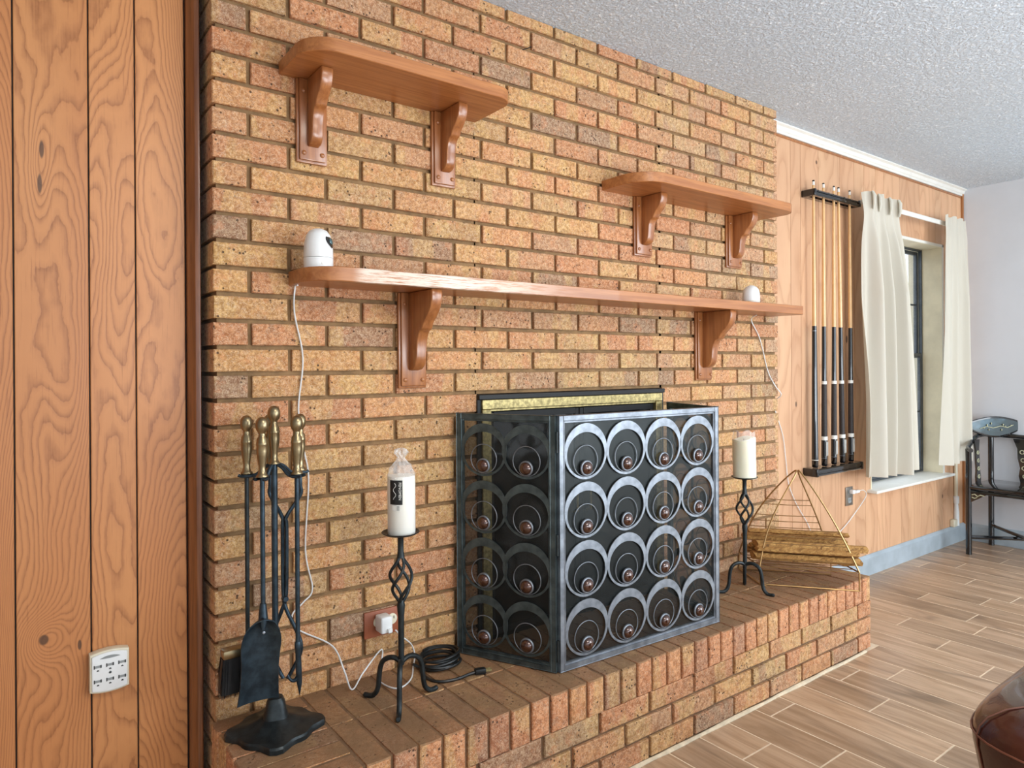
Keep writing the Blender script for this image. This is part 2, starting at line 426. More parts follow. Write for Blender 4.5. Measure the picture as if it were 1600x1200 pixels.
def thing(name, label, cat, loc=(0, 0, 0), group=None):
    o = bpy.data.objects.new(name, None); COL.objects.link(o); o.location = loc; o.empty_display_size = .05
    o['label'] = label; o['category'] = cat
    if group: o['group'] = group
    return o
def tag(o, label, cat, group=None):
    o['label'] = label; o['category'] = cat
    if group: o['group'] = group
    return o
def struct(o): o['kind'] = 'structure'; return o
def empty(name, parent=None):
    o = bpy.data.objects.new(name, None); COL.objects.link(o)
    if parent: o.parent = parent
    return o
def smooth_path(pts, k=8, closed=False):
    P = [Vector(p) for p in pts]; n = len(P); out = []
    rng = n if closed else n - 1
    for i in range(rng):
        p0 = P[(i - 1) % n] if (closed or i > 0) else P[0]; p1 = P[i]; p2 = P[(i + 1) % n]
        p3 = P[(i + 2) % n] if (closed or i < n - 2) else P[-1]
        for j in range(k):
            t = j / k
            out.append(.5 * ((2 * p1) + (-p0 + p2) * t + (2 * p0 - 5 * p1 + 4 * p2 - p3) * t * t + (-p0 + 3 * p1 - 3 * p2 + p3) * t ** 3))
    if not closed: out.append(P[-1])
    return out

CEIL = 2.325; BK = .2032; H = .0666; Z0 = 2.278; PY = .10; HT = .298; HD = .405

# ------------------------------------------------------------------ shell: ceiling, floor, walls
struct(MB().box((-3.2, -5, CEIL), (4.95, .25, CEIL + .1)).build('ceiling', M['ceiling'], smooth=0))
fl = struct(MB().box((-3.2, -5, -.06), (4.95, .25, -.0009)).build('floor', M['grout'], smooth=0))
# wood-look porcelain tiles, 14.5 cm wide, 61 cm long, laid across the room
TW, TL = .1455, .61
ends = {0: -.57, 1: -.729, 2: -.474, 3: -.913, 4: -.655, 5: -.479, 6: -.578, 7: -.86, 8: -.776, 9: -.569, 10: -.349, 11: -.60, 12: -.518,
        13: -.25, 14: -.47, 15: -.55, 16: -.30, 17: -.62, 18: -.147, 19: -.50, 20: -.268, 21: -.42, 22: -.2, 23: -.5}
tile_mesh = {}
def tile(x0, x1, y0, y1):
    key = (round(x1 - x0, 4), round(y1 - y0, 4))
    if key not in tile_mesh:
        b = MB(); hx, hy = key[0] / 2, key[1] / 2
        o = b.box((-hx, -hy, -.004), (hx, hy, 0), .0008).build('tile', M['tile'], smooth=0)
        tile_mesh[key] = o.data; bpy.data.objects.remove(o)
    o = bpy.data.objects.new('tile', tile_mesh[key]); COL.objects.link(o); o.parent = fl
    o.location = ((x0 + x1) / 2, (y0 + y1) / 2, 0)
rest = MB()
for ci in range(-13, 24):
    x0 = 1.3495 + ci * TW; x1 = x0 + TW - .0055
    if x0 > 4.74: break
    x1 = min(x1, 4.745)
    back = -HD - .004 if x0 < 2.44 else .094
    if x0 < 2.45 < x1: back = -HD - .004
    e = ends.get(ci, -.4 - .13 * (ci % 4))
    while e < back: e += TL
    y1 = back
    while y1 > -4.9:
        y0 = e if e < y1 else e - TL
        while y0 > y1 - .02: y0 -= TL
        inview = (-1.35 < y1) and x0 > .85 and not (x0 < 1.35 and y1 < -1.1)
        if x0 >= -2:
            if inview and y0 > -2.4: tile(x0, x1, y0 + .0045, y1)
            else: rest.box((x0, max(y0, -4.9) + .0035, -.004), (x1, y1, 0))
        y1 = y0
ro = rest.build('outer_tiles', M['tile'], fl, smooth=0); ro['kind'] = 'stuff'
# right-hand corner piece of floor behind hearth end is covered by the column rule above

# left panelled wall
wl = struct(MB().box((-3.2, PY + .006, 0), (-.002, PY + .16, CEIL)).build('wall_left', M['black'], smooth=0))
edges = [-1.30, -1.16, -.985, -.845, -.70, -.56, -.3835, -.2385, -.1412, -.0285]
for a, b in zip(edges, edges[1:]):
    MB().box((a + .0016, PY, 0.0), (b - .0016, PY + .008, CEIL - .001), .0012).build('plank', M['oak'], wl, smooth=0)
MB().box((-3.2, PY, 0.0), (-1.302, PY + .008, CEIL - .001)).build('plank', M['oak'], wl, smooth=0)
# dark corner moulding beside the bricks
tr = MB()
prof = [(-.0275, PY), (-.0275, .083), (-.0245, .078), (-.021, .074), (-.018, .066), (-.014, .0600), (-.008, .0575), (-.0035, .0575), (-.0015, .06), (-.0015, PY)]
tr.prism(prof, 0.0, CEIL - .001, lambda a, b, t: Vector((a, b, t)))
struct(tr.build('trim_1', M['trim_wood'], smooth=30))

# ------------------------------------------------------------------ brick chimney breast
wc = struct(MB().box((.024, .0105, 0), (.795, .20, CEIL - .001)).box((1.649, .0105, 0), (2.43, .20, CEIL - .001))
            .box((.79, .0105, 1.079), (1.66, .20, CEIL - .001)).build('wall_center', M['mortar'], smooth=0))
pal = [(206, 146, 90), (200, 136, 82), (196, 124, 76), (204, 152, 88), (196, 128, 82), (190, 120, 76), (206, 158, 94), (196, 140, 98), (178, 130, 96), (200, 140, 92), (190, 150, 94), (186, 142, 84)]
pal_dark = [(150, 108, 84), (156, 124, 90), (146, 112, 92)]
def tint(x=None, z=None, dark=.07):
    c = random.choice(pal_dark) if random.random() < dark else random.choice(pal)
    q = random.uniform(.96, 1.04); c = tuple(v * q for v in c)
    if x is not None and x > 1.4 and random.random() < .55 * min(1, (x - 1.4) / .8):  # greyer to the right: daylight wash-out painted in, plus some bricks of grey colour
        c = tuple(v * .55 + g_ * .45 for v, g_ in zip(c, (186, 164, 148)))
    if z is not None and x is not None:
        s = max(0, 1 - abs(x - 1.28) / .5) * max(0, 1 - abs(z - 1.13) / .14) * .75       # soot over the fire opening
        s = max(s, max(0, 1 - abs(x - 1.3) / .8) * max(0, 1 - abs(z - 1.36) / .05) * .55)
        g = (122, 104, 88)
        c = tuple(v * (1 - s) + q * s for v, q in zip(c, g))
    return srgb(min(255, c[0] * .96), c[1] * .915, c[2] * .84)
brick_mesh = {}
def brick_shape(lx, ly, lz, var, front='-y', ch=.0022):
    """a brick with worn arrises; local origin at its centre"""
    key = (round(lx, 3), round(ly, 3), round(lz, 3), var, front)
    if key in brick_mesh: return brick_mesh[key]
    rnd = random.Random(hash(key[:4]) & 0xffff)
    bm = bmesh.new()
    hx, hy, hz = lx / 2, ly / 2, lz / 2
    def pt(x, y, z, j=.0009): return bm.verts.new((x + rnd.uniform(-j, j), y + rnd.uniform(-j, j), z + rnd.uniform(-j, j)))
    n = 4 if lx > .12 else 2
    # rings along the arris: outer (set back) and inner (proud face)
    def loop(ax, az, y, j):
        L = []
        for i in range(n): L.append(pt(-ax + 2 * ax * i / n, y, -az, j))
        L.append(pt(ax, y, -az, j)); L.append(pt(ax, y, az, j))
        for i in range(n - 1, 0, -1): L.append(pt(-ax + 2 * ax * i / n, y, az, j))
        L.append(pt(-ax, y, az, j)); return L
    B = loop(hx, hz, hy, 0); A = loop(hx, hz, -hy + ch, .0008); F = loop(hx - ch, hz - ch, -hy, .0009)
    k = len(A)
    for i in range(k):
        bm.faces.new((B[i], B[(i + 1) % k], A[(i + 1) % k], A[i])); bm.faces.new((A[i], A[(i + 1) % k], F[(i + 1) % k], F[i]))
    bm.faces.new(F); bm.faces.new(B[::-1])
    bmesh.ops.recalc_face_normals(bm, faces=bm.faces[:])
    if front == 'z': bmesh.ops.rotate(bm, verts=bm.verts[:], cent=(0, 0, 0), matrix=Matrix.Rotation(0, 3, 'X'))
    me = bpy.data.meshes.new('brick'); bm.to_mesh(me); bm.free()
    me.polygons.foreach_set('use_smooth', [True] * len(me.polygons)); me.set_sharp_from_angle(angle=math.radians(28))
    brick_mesh[key] = me
    return me
def put_brick(parent, x0, x1, y0, y1, z0, z1, col, mat='brick', name='brick', ch=.0022):
    me = brick_shape(x1 - x0, y1 - y0, z1 - z0, random.randrange(4), ch=ch)
    if not me.materials: me.materials.append(M[mat])
    o = bpy.data.objects.new(name, me); COL.objects.link(o); o.parent = parent
    if me.materials[0] != M[mat]:
        o.material_slots[0].link = 'OBJECT'; o.material_slots[0].material = M[mat]
    o.location = ((x0 + x1) / 2, (y0 + y1) / 2, (z0 + z1) / 2); o.color = col
    return o
J = .0058
def cam_size(x, z):
    d = Vector((x, 0, z)) - cam.matrix_world.translation
    v = cam.matrix_world.inverted().to_3x3() @ d
    px = 800 + 1078 * v.x / -v.z; py = 572.7 - 1078 * v.y / -v.z
    return (1 / (v.z * v.z)) * (1 if (-60 < py < 1260) else .01) * max(.2, 1.8 / d.length)
spec = []
for r in range(-1, 30):
    zt = Z0 - H * r - .0005; zb = Z0 - H * (r + 1) + .0108
    zt = min(zt, CEIL - .001)
    js = [.014 / BK] + [k + (.5 if r % 2 else 0.0) for k in range(0 if r % 2 else 1, 12)] + [12.0]
    js = [j for j in js if j <= 12.0]
    for a, b in zip(js, js[1:]):
        xa, xb = a * BK, b * BK
        x0 = xa + (J if a > .1 else 0); x1 = xb - (J if b < 12 else random.uniform(-.002, .003))
        if zb < 1.075 and zt > 0:                       # fire opening
            if x0 > .79 and x1 < 1.655: continue
            if x0 < .80 < x1: x1 = .793
            if x0 < 1.65 < x1: x0 = 1.652
            if x1 - x0 < .03: continue
        spec.append((x0, x1, zb, zt, cam_size((x0 + x1) / 2, (zb + zt) / 2) * (x1 - x0)))
for r in range(30, 34):
    zt = Z0 - H * r - .0005; spec.append((.014, .09, zt - .0555, zt, 1e-9))
order = sorted(spec, key=lambda q: -q[4])
own = set(id(q) for q in order[:300]); extra = MB(); tl = None
faces_tint = []
for q in spec:
    x0, x1, zb, zt, _ = q
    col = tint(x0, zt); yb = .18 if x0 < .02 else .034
    yf = random.uniform(-.0012, .0012)
    if zt < .27:
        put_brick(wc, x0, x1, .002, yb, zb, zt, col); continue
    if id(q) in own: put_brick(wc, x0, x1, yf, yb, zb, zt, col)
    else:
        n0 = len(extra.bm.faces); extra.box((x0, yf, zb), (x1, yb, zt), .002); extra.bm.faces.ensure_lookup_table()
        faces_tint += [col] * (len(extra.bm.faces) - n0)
ex = extra.build('remaining_bricks', M['brick_v'], wc, smooth=0); ex['kind'] = 'stuff'
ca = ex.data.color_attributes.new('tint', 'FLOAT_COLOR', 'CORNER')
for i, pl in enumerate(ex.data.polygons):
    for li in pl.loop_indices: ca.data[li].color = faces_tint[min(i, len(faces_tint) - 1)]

# firebox niche behind the opening
nb = MB()
nb.box((.79, .001, .286), (1.655, .06, .2965)).box((.80, .45, .29), (1.645, .47, 1.08)).box((.79, .05, .29), (.80, .47, 1.08)).box((1.645, .05, .29), (1.655, .47, 1.08)).box((.79, .05, 1.07), (1.655, .47, 1.08)).box((.79, .05, .285), (1.655, .47, .295))
fi = thing('fireplace_insert', 'brass trimmed black fireplace insert with dark glass doors behind the screen', 'fireplace', (1.22, 0, .3))
nb.build('firebox', M['firebox'], fi, smooth=0)
b = MB(); b.box((.789, -.016, 1.061), (1.652, .03, 1.0775), .002).box((.789, -.006, .300), (.803, .03, 1.062)).box((1.640, -.006, .300), (1.652, .03, 1.062))
b.build('outer_frame', M['black'], fi)
b = MB(); b.box((.803, -.013, 1.030), (1.640, .02, 1.0608), .002).box((.803, -.013, .300), (.838, .02, 1.0295), .002).box((1.605, -.013, .300), (1.640, .02, 1.0295), .002)
b.box((1.553, -.0140, 1.0305), (1.5545, .02, 1.0606)).box((.838, -.008, 1.024), (1.605, .02, 1.0295))
b.build('brass_frame', M['fire_brass'], fi)
for k, (a, c) in enumerate(((.838, 1.220), (1.223, 1.605))):
    d = MB(); d.box((a, 0, .31), (a + .018, .016, 1.02), .002).box((c - .018, 0, .31), (c, .016, 1.02), .002).box((a + .018, 0, 1.0), (c - .018, .016, 1.02)).box((a + .018, 0, .31), (c - .018, .016, .33))
    do = d.build('door', M['black'], fi)
    MB().box((a + .018, .006, .33), (c - .018, .010, 1.0)).build('glass', M['insert_glass'], do, smooth=0)
    hx = c - .03 if k == 0 else a + .03
    MB().tube([(hx, 0, .66), (hx, -.022, .665), (hx, -.022, .735), (hx, 0, .74)], .004, 8).build('handle', M['fire_brass'], do)
for k in range(3):  # grey bars behind the glass stand in for reflected bands
    z = .90 - .07 * k
    MB().box((.86, .10 + .03 * k, z), (1.58, .112 + .03 * k, z + .022)).build('reflection_band', M['pewter_dark'], fi)

# ------------------------------------------------------------------ hearth
he = thing('hearth', 'raised brick hearth with a rowlock edge under the fireplace screen', 'hearth')
MB().box((.012, -HD + .0095, 0), (2.438, -.002, HT - .0022)).build('mortar_bed', M['hearth_mortar'], he, smooth=0)
RW = .0654; x = 2.4489
pal_row = [(206, 128, 78), (196, 118, 70), (210, 136, 82), (188, 112, 68), (200, 132, 76), (142, 88, 66), (168, 102, 70), (204, 124, 74)]
while x - RW > .20:
    x0 = x - RW
    for (ya, yb, nm) in ((-HD, -.2035, 0), (-.1985, -.001, 1)):
        c = srgb(*random.choice(pal_row)) if nm == 0 else tint(dark=.3)
        o = put_brick(he, x0 + .0045, x - .0045 + (.004 if x > 2.44 else 0), ya + random.uniform(-.001, .001) * (nm == 0), yb, HT - .098, HT + random.uniform(-.0006, .0004), c, 'brick_top' if nm else 'brick_row', name='brick', ch=.0022) if False else None
        me = brick_shape(x - x0 - .009, yb - ya, .098, random.randrange(4), ch=.003)
        if not me.materials: me.materials.append(M['brick_top'])
        o = bpy.data.objects.new('brick', me); COL.objects.link(o); o.parent = he
        o.location = ((x0 + x) / 2, (ya + yb) / 2, HT - .049 + random.uniform(-.0008, .0006)); o.color = c
    x -= RW
# rowlocks turned at the left end, headers facing out
yy = -.001; LX = x
ny = 6; dy = HD / ny
for k in range(ny):
    me = brick_shape(dy - .009, LX - .002 - .005, .098, k % 4, ch=.003)
    if not me.materials: me.materials.append(M['brick_top'])
    o = bpy.data.objects.new('brick', me); COL.objects.link(o); o.parent = he
    o.rotation_euler = (0, 0, -PI / 2); o.location = ((.002 + LX - .005) / 2, -HD + dy * (k + .5), HT - .049 + random.uniform(-.0008, .0006)); o.color = srgb(*random.choice(pal_row))
for ro_ in range(3):
    zt = .1985 - H * ro_; zb = zt - .0565
    xs = [2.4489]
    k = 2.4489 - (.1015 if ro_ != 1 else .2032)
    while k > .06: xs.append(k); k -= .2032
    xs.append(.004)
    for b1, a1 in zip(xs, xs[1:]):
        put_brick(he, a1 + (J if a1 > .01 else 0), b1 - (J if b1 < 2.44 else 0), -HD + random.uniform(-.001, .001), -HD + .10, max(zb, .003), zt, tint(dark=.12))
    ys = [-HD + .102, -HD + .305, -.001] if ro_ == 1 else [-HD + .102, -HD + .2032, -.001]
    for a1, b1 in zip(ys, ys[1:]):
        for (xa, xb) in ((.002, .02), (2.430, 2.4485)):
            put_brick(he, xa, xb, a1 + J, b1 - J * .5, max(zb, .003), zt, tint(), ch=.001)
cs = MB()
pts = smooth_path([(xx, -HD - .003 + random.uniform(-.002, .002), .002) for xx in [i * .1 for i in range(0, 25)]], 3)
cs.tube(pts, [.007 + .003 * mnoise.noise(p * 9) for p in pts], 8).build('caulk_line', M['caulk'], he)

# ------------------------------------------------------------------ right panelled wall, window, far wall
wr = empty('wall_right'); struct(wr)
WX0, WX1, WZ0, WZ1 = 3.50, 4.425, .468, 1.908
b = MB()
for lo, hi in (((2.43, 0), (WX0, CEIL)), ((WX1, 0), (4.76, CEIL)), ((WX0, 0), (WX1, WZ0 - .012)), ((WX0, WZ1), (WX1, CEIL))):
    b.box((lo[0], PY + .007, lo[1]), (hi[0], PY + .14, hi[1]))
b.build('backing', M['black'], wr, smooth=0)
ed = [2.432, 2.545, 2.712, 2.80, 2.966, 3.178, 3.326, 3.434, 3.565, 3.664, 3.856, 3.946, 4.118, 4.334, 4.475, 4.600, 4.729]
for a1, b1 in zip(ed, ed[1:]):
    a2, b2 = a1 + .0013, b1 - .0013
    if b1 <= WX0 + .01 or a1 >= WX1 - .01: MB().box((a2, PY, .09), (b2, PY + .008, CEIL - .02), .001).build('plank', M['pine'], wr, smooth=0)
    elif a1 < WX0:
        MB().box((a2, PY, .09), (WX0, PY + .008, CEIL - .02), .001).build('plank', M['pine'], wr, smooth=0)
        MB().box((WX0, PY, .09), (b2, PY + .008, WZ0 - .014), .001).build('plank', M['pine'], wr, smooth=0)
        MB().box((WX0, PY, WZ1), (b2, PY + .008, CEIL - .02), .001).build('plank', M['pine'], wr, smooth=0)
    elif b1 > WX1:
        MB().box((a2, PY, .09), (WX1, PY + .008, WZ0 - .014), .001).build('plank', M['pine'], wr, smooth=0)
        MB().box((a2, PY, WZ1), (WX1, PY + .008, CEIL - .02), .001).build('plank', M['pine'], wr, smooth=0)
        MB().box((WX1, PY, .09), (b2, PY + .008, CEIL - .02), .001).build('plank', M['pine'], wr, smooth=0)
    else:
        MB().box((a2, PY, .09), (b2, PY + .008, WZ0 - .014), .001).build('plank', M['pine'], wr, smooth=0)
        MB().box((a2, PY, WZ1), (b2, PY + .008, CEIL - .02), .001).build('plank', M['pine'], wr, smooth=0)
struct(MB().box((4.75, -5, 0), (4.9, .24, CEIL)).build('wall_far', M['paint'], smooth=0))
struct(MB().box((-3.3, -5, 0), (-3.2, .26, CEIL)).build('wall_near', M['paint'], smooth=0))  # unseen wall added to cut the light coming in from the left
struct(MB().box((4.730, PY - .012, .1), (4.749, PY + .004, CEIL - .03), .003).build('trim_2', M['far_trim']))
b = MB().prism([(PY, CEIL - .001), (PY - .030, CEIL - .001), (PY - .030, CEIL - .008), (PY - .018, CEIL - .014), (PY - .014, CEIL - .030), (PY - .009, CEIL - .034), (PY - .009, CEIL - .046), (PY, CEIL - .046)], 2.442, 4.749, lambda a, c, t: Vector((t, a, c)))
struct(b.build('trim_3', M['white_paint'], smooth=30))
struct(MB().box((2.442, PY - .004, CEIL - .060), (4.729, PY, CEIL - .047), .002).build('trim_4', M['far_trim']))
struct(MB().prism([(PY, .0), (PY - .016, 0), (PY - .016, .094), (PY - .010, .104), (PY - .004, .110), (PY, .110)], 2.452, 4.749, lambda a, c, t: Vector((t, a, c))).build('baseboard_right', M['base_paint'], smooth=30))
struct(MB().prism([(4.75, .0), (4.734, 0), (4.734, .094), (4.740, .104), (4.746, .110), (4.75, .110)], -5, PY - .017, lambda a, c, t: Vector((a, t, c))).build('baseboard_far', M['base_paint'], smooth=30))

# window
wi = empty('window_1'); struct(wi)
MB().box((WX1 - .001, PY - .002, WZ0), (WX1 + .012, .30, WZ1)).build('jamb', M['ivory_paint'], wi)
MB().box((WX0 - .012, PY - .002, WZ0), (WX0 + .001, .30, WZ1)).build('jamb', M['ivory_paint'], wi)
MB().box((WX0 - .012, PY - .002, WZ1 - .001), (WX1 + .012, .30, WZ1 + .012)).build('head', M['ivory_paint'], wi)
MB().box((WX0 - .05, .045, WZ0 - .016), (WX1 + .05, .26, WZ0), .004, 2).build('window_sill', M['white_paint'], wi)
MB().box((WX1, PY - .006, WZ0), (WX1 + .018, PY + .002, WZ1 + .018), .002).box((WX0, PY - .006, WZ1), (WX1 + .018, PY + .002, WZ1 + .018), .002).build('casing', M['white_paint'], wi)
M['bronze'] = simple('window_bronze_mat', srgb(86, 92, 98), .4, .5, var=.15)
def rect_frame(b, x0, x1, z0, z1, y0, y1, t):
    b.box((x0, y0, z0), (x0 + t, y1, z1), .002).box((x1 - t, y0, z0), (x1, y1, z1), .002)
    b.box((x0 + t, y0, z1 - t), (x1 - t, y1, z1), .002).box((x0 + t, y0, z0), (x1 - t, y1, z0 + t), .002)
b = MB(); rect_frame(b, WX0 + .001, WX1 - .001, WZ0, WZ1 - .001, .214, .235, .011); b.build('window_frame', M['bronze'], wi)
for nm, z0, z1, y0 in (('upper', 1.205, WZ1 - .013, .2365), ('lower', WZ0 + .012, 1.235, .2155)):
    b = MB(); rect_frame(b, WX0 + .012, WX1 - .012, z0, z1, y0, y0 + .020, .022); s_ = b.build('sash', M['bronze'], wi)
    zm = (z0 + z1) / 2; xm = (WX0 + WX1) / 2
    MB().box((WX0 + .034, y0 + .006, zm - .005), (WX1 - .034, y0 + .016, zm + .005)).build('muntin', M['bronze'], s_)
    MB().box((xm - .005, y0 + .005, z0 + .022), (xm + .005, y0 + .017, z1 - .022)).build('muntin', M['bronze'], s_)
    MB().box((WX0 + .034, y0 + .009, z0 + .022), (WX1 - .034, y0 + .012, z1 - .022)).build('pane', M['pane'], s_, smooth=0)
# thin conduit by the corner, below the curtain
cd = thing('wall_conduit', 'ivory conduit running down the panelling under the right curtain to a small box', 'conduit', (4.59, PY, .12))
MB().tube([(4.590, PY - .012, .265), (4.590, PY - .012, 1.2)], .0115, 10).build('pipe', M['ivory_plastic'], cd)
MB().lathe([(.013, .255), (.017, .26), (.017, .30), (.012, .305)], (4.59, PY - .014, 0), 12).build('coupling', M['white_plastic'], cd)
MB().tube([(4.592, PY - .014, .112), (4.592, PY - .014, .20), (4.590, PY - .014, .258)], [.017, .016, .011], 10).build('lower_pipe', M['white_plastic'], cd)
MB().box((4.52, PY - .03, .111), (4.572, PY - .001, .158), .005).build('box', M['ivory_plastic'], cd)

# ------------------------------------------------------------------ shelves
def board_outline(x0, x1, d, rl, rr, k=10):
    pts = [(x0, 0)]
    for i in range(k + 1):
        a = PI + PI / 2 * i / k; pts.append((x0 + rl * (1 + math.cos(a)), -d + rl * (1 + math.sin(a)) if False else -d + rl + rl * math.sin(a)))
    for i in range(k + 1):
        a = 1.5 * PI + PI / 2 * i / k; pts.append((x1 - rr + rr * math.cos(a), -d + rr + rr * math.sin(a)))
    pts.append((x1, 0)); return pts
def bracket(parent, x0, x1, zt, zb, depth, armh):
    b = MB().box((x0, -.0105, zb), (x1, -.0005, zt - .0005), .003, 2).box((x0 + .006, -.0185, zb + .006), (x1 - .006, -.0100, zt - .0005), .003, 2)
    br = b.build('bracket', M['shelf_end'], parent, smooth=35)
    prof = [(0, 0), (.97, 0), (1.0, .03), (1.0, .08), (.985, .14), (.95, .20), (.89, .26), (.80, .32), (.71, .365), (.64, .41), (.60, .455), (.565, .485), (.49, .50), (.44, .53), (.39, .59), (.36, .66), (.345, .74), (.335, .82), (.31, .89), (.25, .95), (.16, .985), (0, 1.0)]
    cx = (x0 + x1) / 2; t = (x1 - x0) * .185
    a = MB().prism([(-.018 - (depth - .018) * p, zt - .0008 - armh * q) for p, q in prof], cx - t, cx + t, lambda u, v, s: Vector((s, u, v)), bev=.003, seg=2)
    a.build('scroll_arm', M['shelf_end'], br, smooth=50)
    for px_, pz in ((x0 + .017, zb + .024), (x1 - .017, zb + .024), (x0 + .017, zt - .034), (x1 - .017, zt - .034)):
        MB().lathe([(.0062, 0), (.006, -.0025), (.0035, -.0045), (.0005, -.005)], (px_, -.0182, pz), 12, 'Y').build('plug', M['shelf_end'], br)
def shelf(name, label, x0, x1, z0, z1, d, rl, rr, brs, bh, arm_d, arm_h, mat):
    t = thing(name, label, 'shelf', (x0, 0, z0))
    MB().prism(board_outline(x0, x1, d, rl, rr), z0, z1, lambda a, c, s: Vector((a, c - .0005, s)), bev=.0016, seg=1).build('board', M[mat], t, smooth=30)
    for a, c in brs: bracket(t, a, c, z0, z0 - bh, arm_d, arm_h)
    return t
shelf('wall_shelf', 'short wooden shelf nearest the ceiling at the left, on two scroll brackets', .178, .790, 1.929, 1.963, .212, .085, .055, ((.220, .304), (.628, .711)), .221, .122, .178, 'shelf')
shelf('wall_shelf', 'short wooden shelf at the right, below the ceiling slope and above the mantel end', 1.336, 2.262, 1.797, 1.832, .205, .11, .06, ((1.493, 1.588), (2.050, 2.153)), .220, .115, .178, 'shelf')
shelf('mantel_shelf', 'long wooden mantel shelf over the fireplace with a pale scratched reflection painted on its front edge', .200, 2.375, 1.381, 1.417, .170, .095, .02, ((.514, .605), (1.845, 1.945)), .277, .154, .225, 'mantel')

# ------------------------------------------------------------------ cameras on the mantel
sc1 = thing('security_camera', 'white dome security camera with black lens on the left end of the mantel', 'camera', (.249, -.085, 1.4172))
c0 = (.249, -.085, 1.4172)
MB().lathe([(.0345, 0), (.0365, .002), (.0370, .026), (.0368, .0275)], c0, 32).build('base', M['white_plastic'], sc1, smooth=30)
MB().lathe([(.0362, .0285), (.0368, .030), (.0365, .050), (.0345, .070), (.0300, .087), (.022, .098), (.011, .1035), (.0005, .105)], c0, 32).build('dome', M['white_plastic'], sc1, smooth=60)
def eye(u, v):     # black lens recess, an almond wrapped on the dome
    th = math.radians(-46) + (u - .5) * 1.15 * math.sin(PI * min(1, max(0, v)) ** .9)
    h = .052 + v * .047
    R = .0372 if h < .055 else .0372 - .0372 * (1 - math.sqrt(max(0.0, 1 - ((h - .050) / .0556) ** 2))) * 1.0 + .0006
    return Vector((c0[0] + R * math.cos(th), c0[1] + R * math.sin(th), c0[2] + h))
MB().grid(eye, 12, 14).build('lens_window', M['gloss_black'], sc1, solid=.0006)
th = math.radians(-46)
lc = Vector((c0[0] + .0335 * math.cos(th), c0[1] + .0335 * math.sin(th), c0[2] + .070))
lm = MB().lathe([(.009, -.004), (.009, .002), (.0065, .004), (.0005, .0048)], (0, 0, 0), 18)
bmesh.ops.transform(lm.bm, matrix=Matrix.Translation(lc) @ Vector((math.cos(th), math.sin(th), .18)).to_track_quat('Z', 'Y').to_matrix().to_4x4(), verts=lm.bm.verts[:])
lm.build('lens', simple('lens_glass_mat', srgb(70, 100, 104), .08, .3, coat=1.0), sc1)
em = MB().lathe([(.0038, 0), (.0038, -.0008), (.0022, -.0010), (.0022, -.0002)], (c0[0] - .002, c0[1] - .0366, c0[2] + .012), 14, 'Y'); em.build('badge', M['label_white'], sc1)
c1 = (2.118, -.08, 1.4172)
sc2 = thing('security_camera', 'small plain white dome device on the right end of the mantel', 'camera', c1)
MB().lathe([(.033, 0), (.035, .002), (.0355, .030), (.0345, .048), (.030, .064), (.022, .074), (.011, .080), (.0005, .082)], c1, 28).build('dome', M['white_plastic'], sc2, smooth=60)
MB().lathe([(.0358, .012), (.0362, .013), (.0362, .014), (.0358, .015)], c1, 28).build('seam_ring', M['ivory_plastic'], sc2)

# cords
def cord(name, label, pts, r, mat, cat='cable', k=6):
    return tag(MB().tube(smooth_path(pts, k), r, 6).build(name, M[mat], smooth=60), label, cat)
cord('power_cable', 'thin white cable hanging from the left camera and looping down to the hearth plug',
     [(.214, -.03, 1.3795), (.2150, -.006, 1.3745), (.2135, -.006, 1.3073), (.235, -.006, 1.19), (.2222, -.006, 1.055), (.236, -.006, .95), (.2485, -.006, .867), (.2387, -.006, .682), (.2572, -.006, .577), (.232, -.006, .545), (.2036, -.006, .5205),
      (.206, -.006, .49), (.2288, -.006, .4677), (.3112, -.008, .4103), (.335, -.03, .345), (.3447, -.058, .3015), (.39, -.03, .325), (.4567, -.007, .3653), (.4463, -.02, .318), (.426, -.06, .3015), (.445, -.125, .3012), (.4985, -.100, .3012), (.545, -.030, .303), (.5583, -.014, .325), (.5441, -.02, .362), (.505, -.035, .40), (.4765, -.0565, .430)], .0022, 'white_plastic')
cord('power_cable', 'thin white cable dropping from the right camera across the bricks to the wall outlet',
     [(2.20, -.05, 1.3795), (2.2188, -.012, 1.36), (2.2905, -.006, 1.2782), (2.349, -.006, 1.137), (2.405, -.007, 1.07), (2.446, -.010, 1.03), (2.463, .03, 1.0), (2.556, .092, .9524), (2.619, .092, .8265), (2.6449, .092, .7011), (2.6657, .092, .5907), (2.7259, .092, .49), (2.8222, .092, .3826), (2.898, .092, .2977), (3.0511, .092, .2612), (3.1803, .092, .299), (3.3019, .088, .3678), (3.386, .075, .4444), (3.35, .068, .482), (3.296, .068, .4845)], .0022, 'white_plastic')

# ------------------------------------------------------------------ plates and outlets
bo = thing('brick_outlet', 'brown outlet plate set in the bricks behind the left candle holder', 'outlet', (.46, 0, .44))
MB().box((.4045, -.0075, .404), (.521, -.0004, .4775), .002, 2).build('plate', M['plate_brown'], bo)
for sx in (.447, .489):
    q = MB().lathe([(.0155, 0), (.0155, -.0025), (.013, -.003), (.0005, -.003)], (sx, -.0073, .4455), 20, 'Y').build('socket', M['ivory_plastic'], bo)
    for dx in (-.005, .005): MB().box((sx + dx - .0012, -.0111, .446), (sx + dx + .0012, -.0102, .454)).build('slot', M['slot'], q, smooth=0)
pa = thing('usb_adapter', 'white square plug adapter in the brown brick outlet with a cable', 'plug', (.452, -.01, .445))
MB().box((.435, -.052, .424), (.470, -.0106, .470), .005, 3).build('body', M['white_plastic'], pa)
MB().box((.452, -.060, .426), (.466, -.050, .438), .002).build('usb_plug', M['white_plastic'], pa)

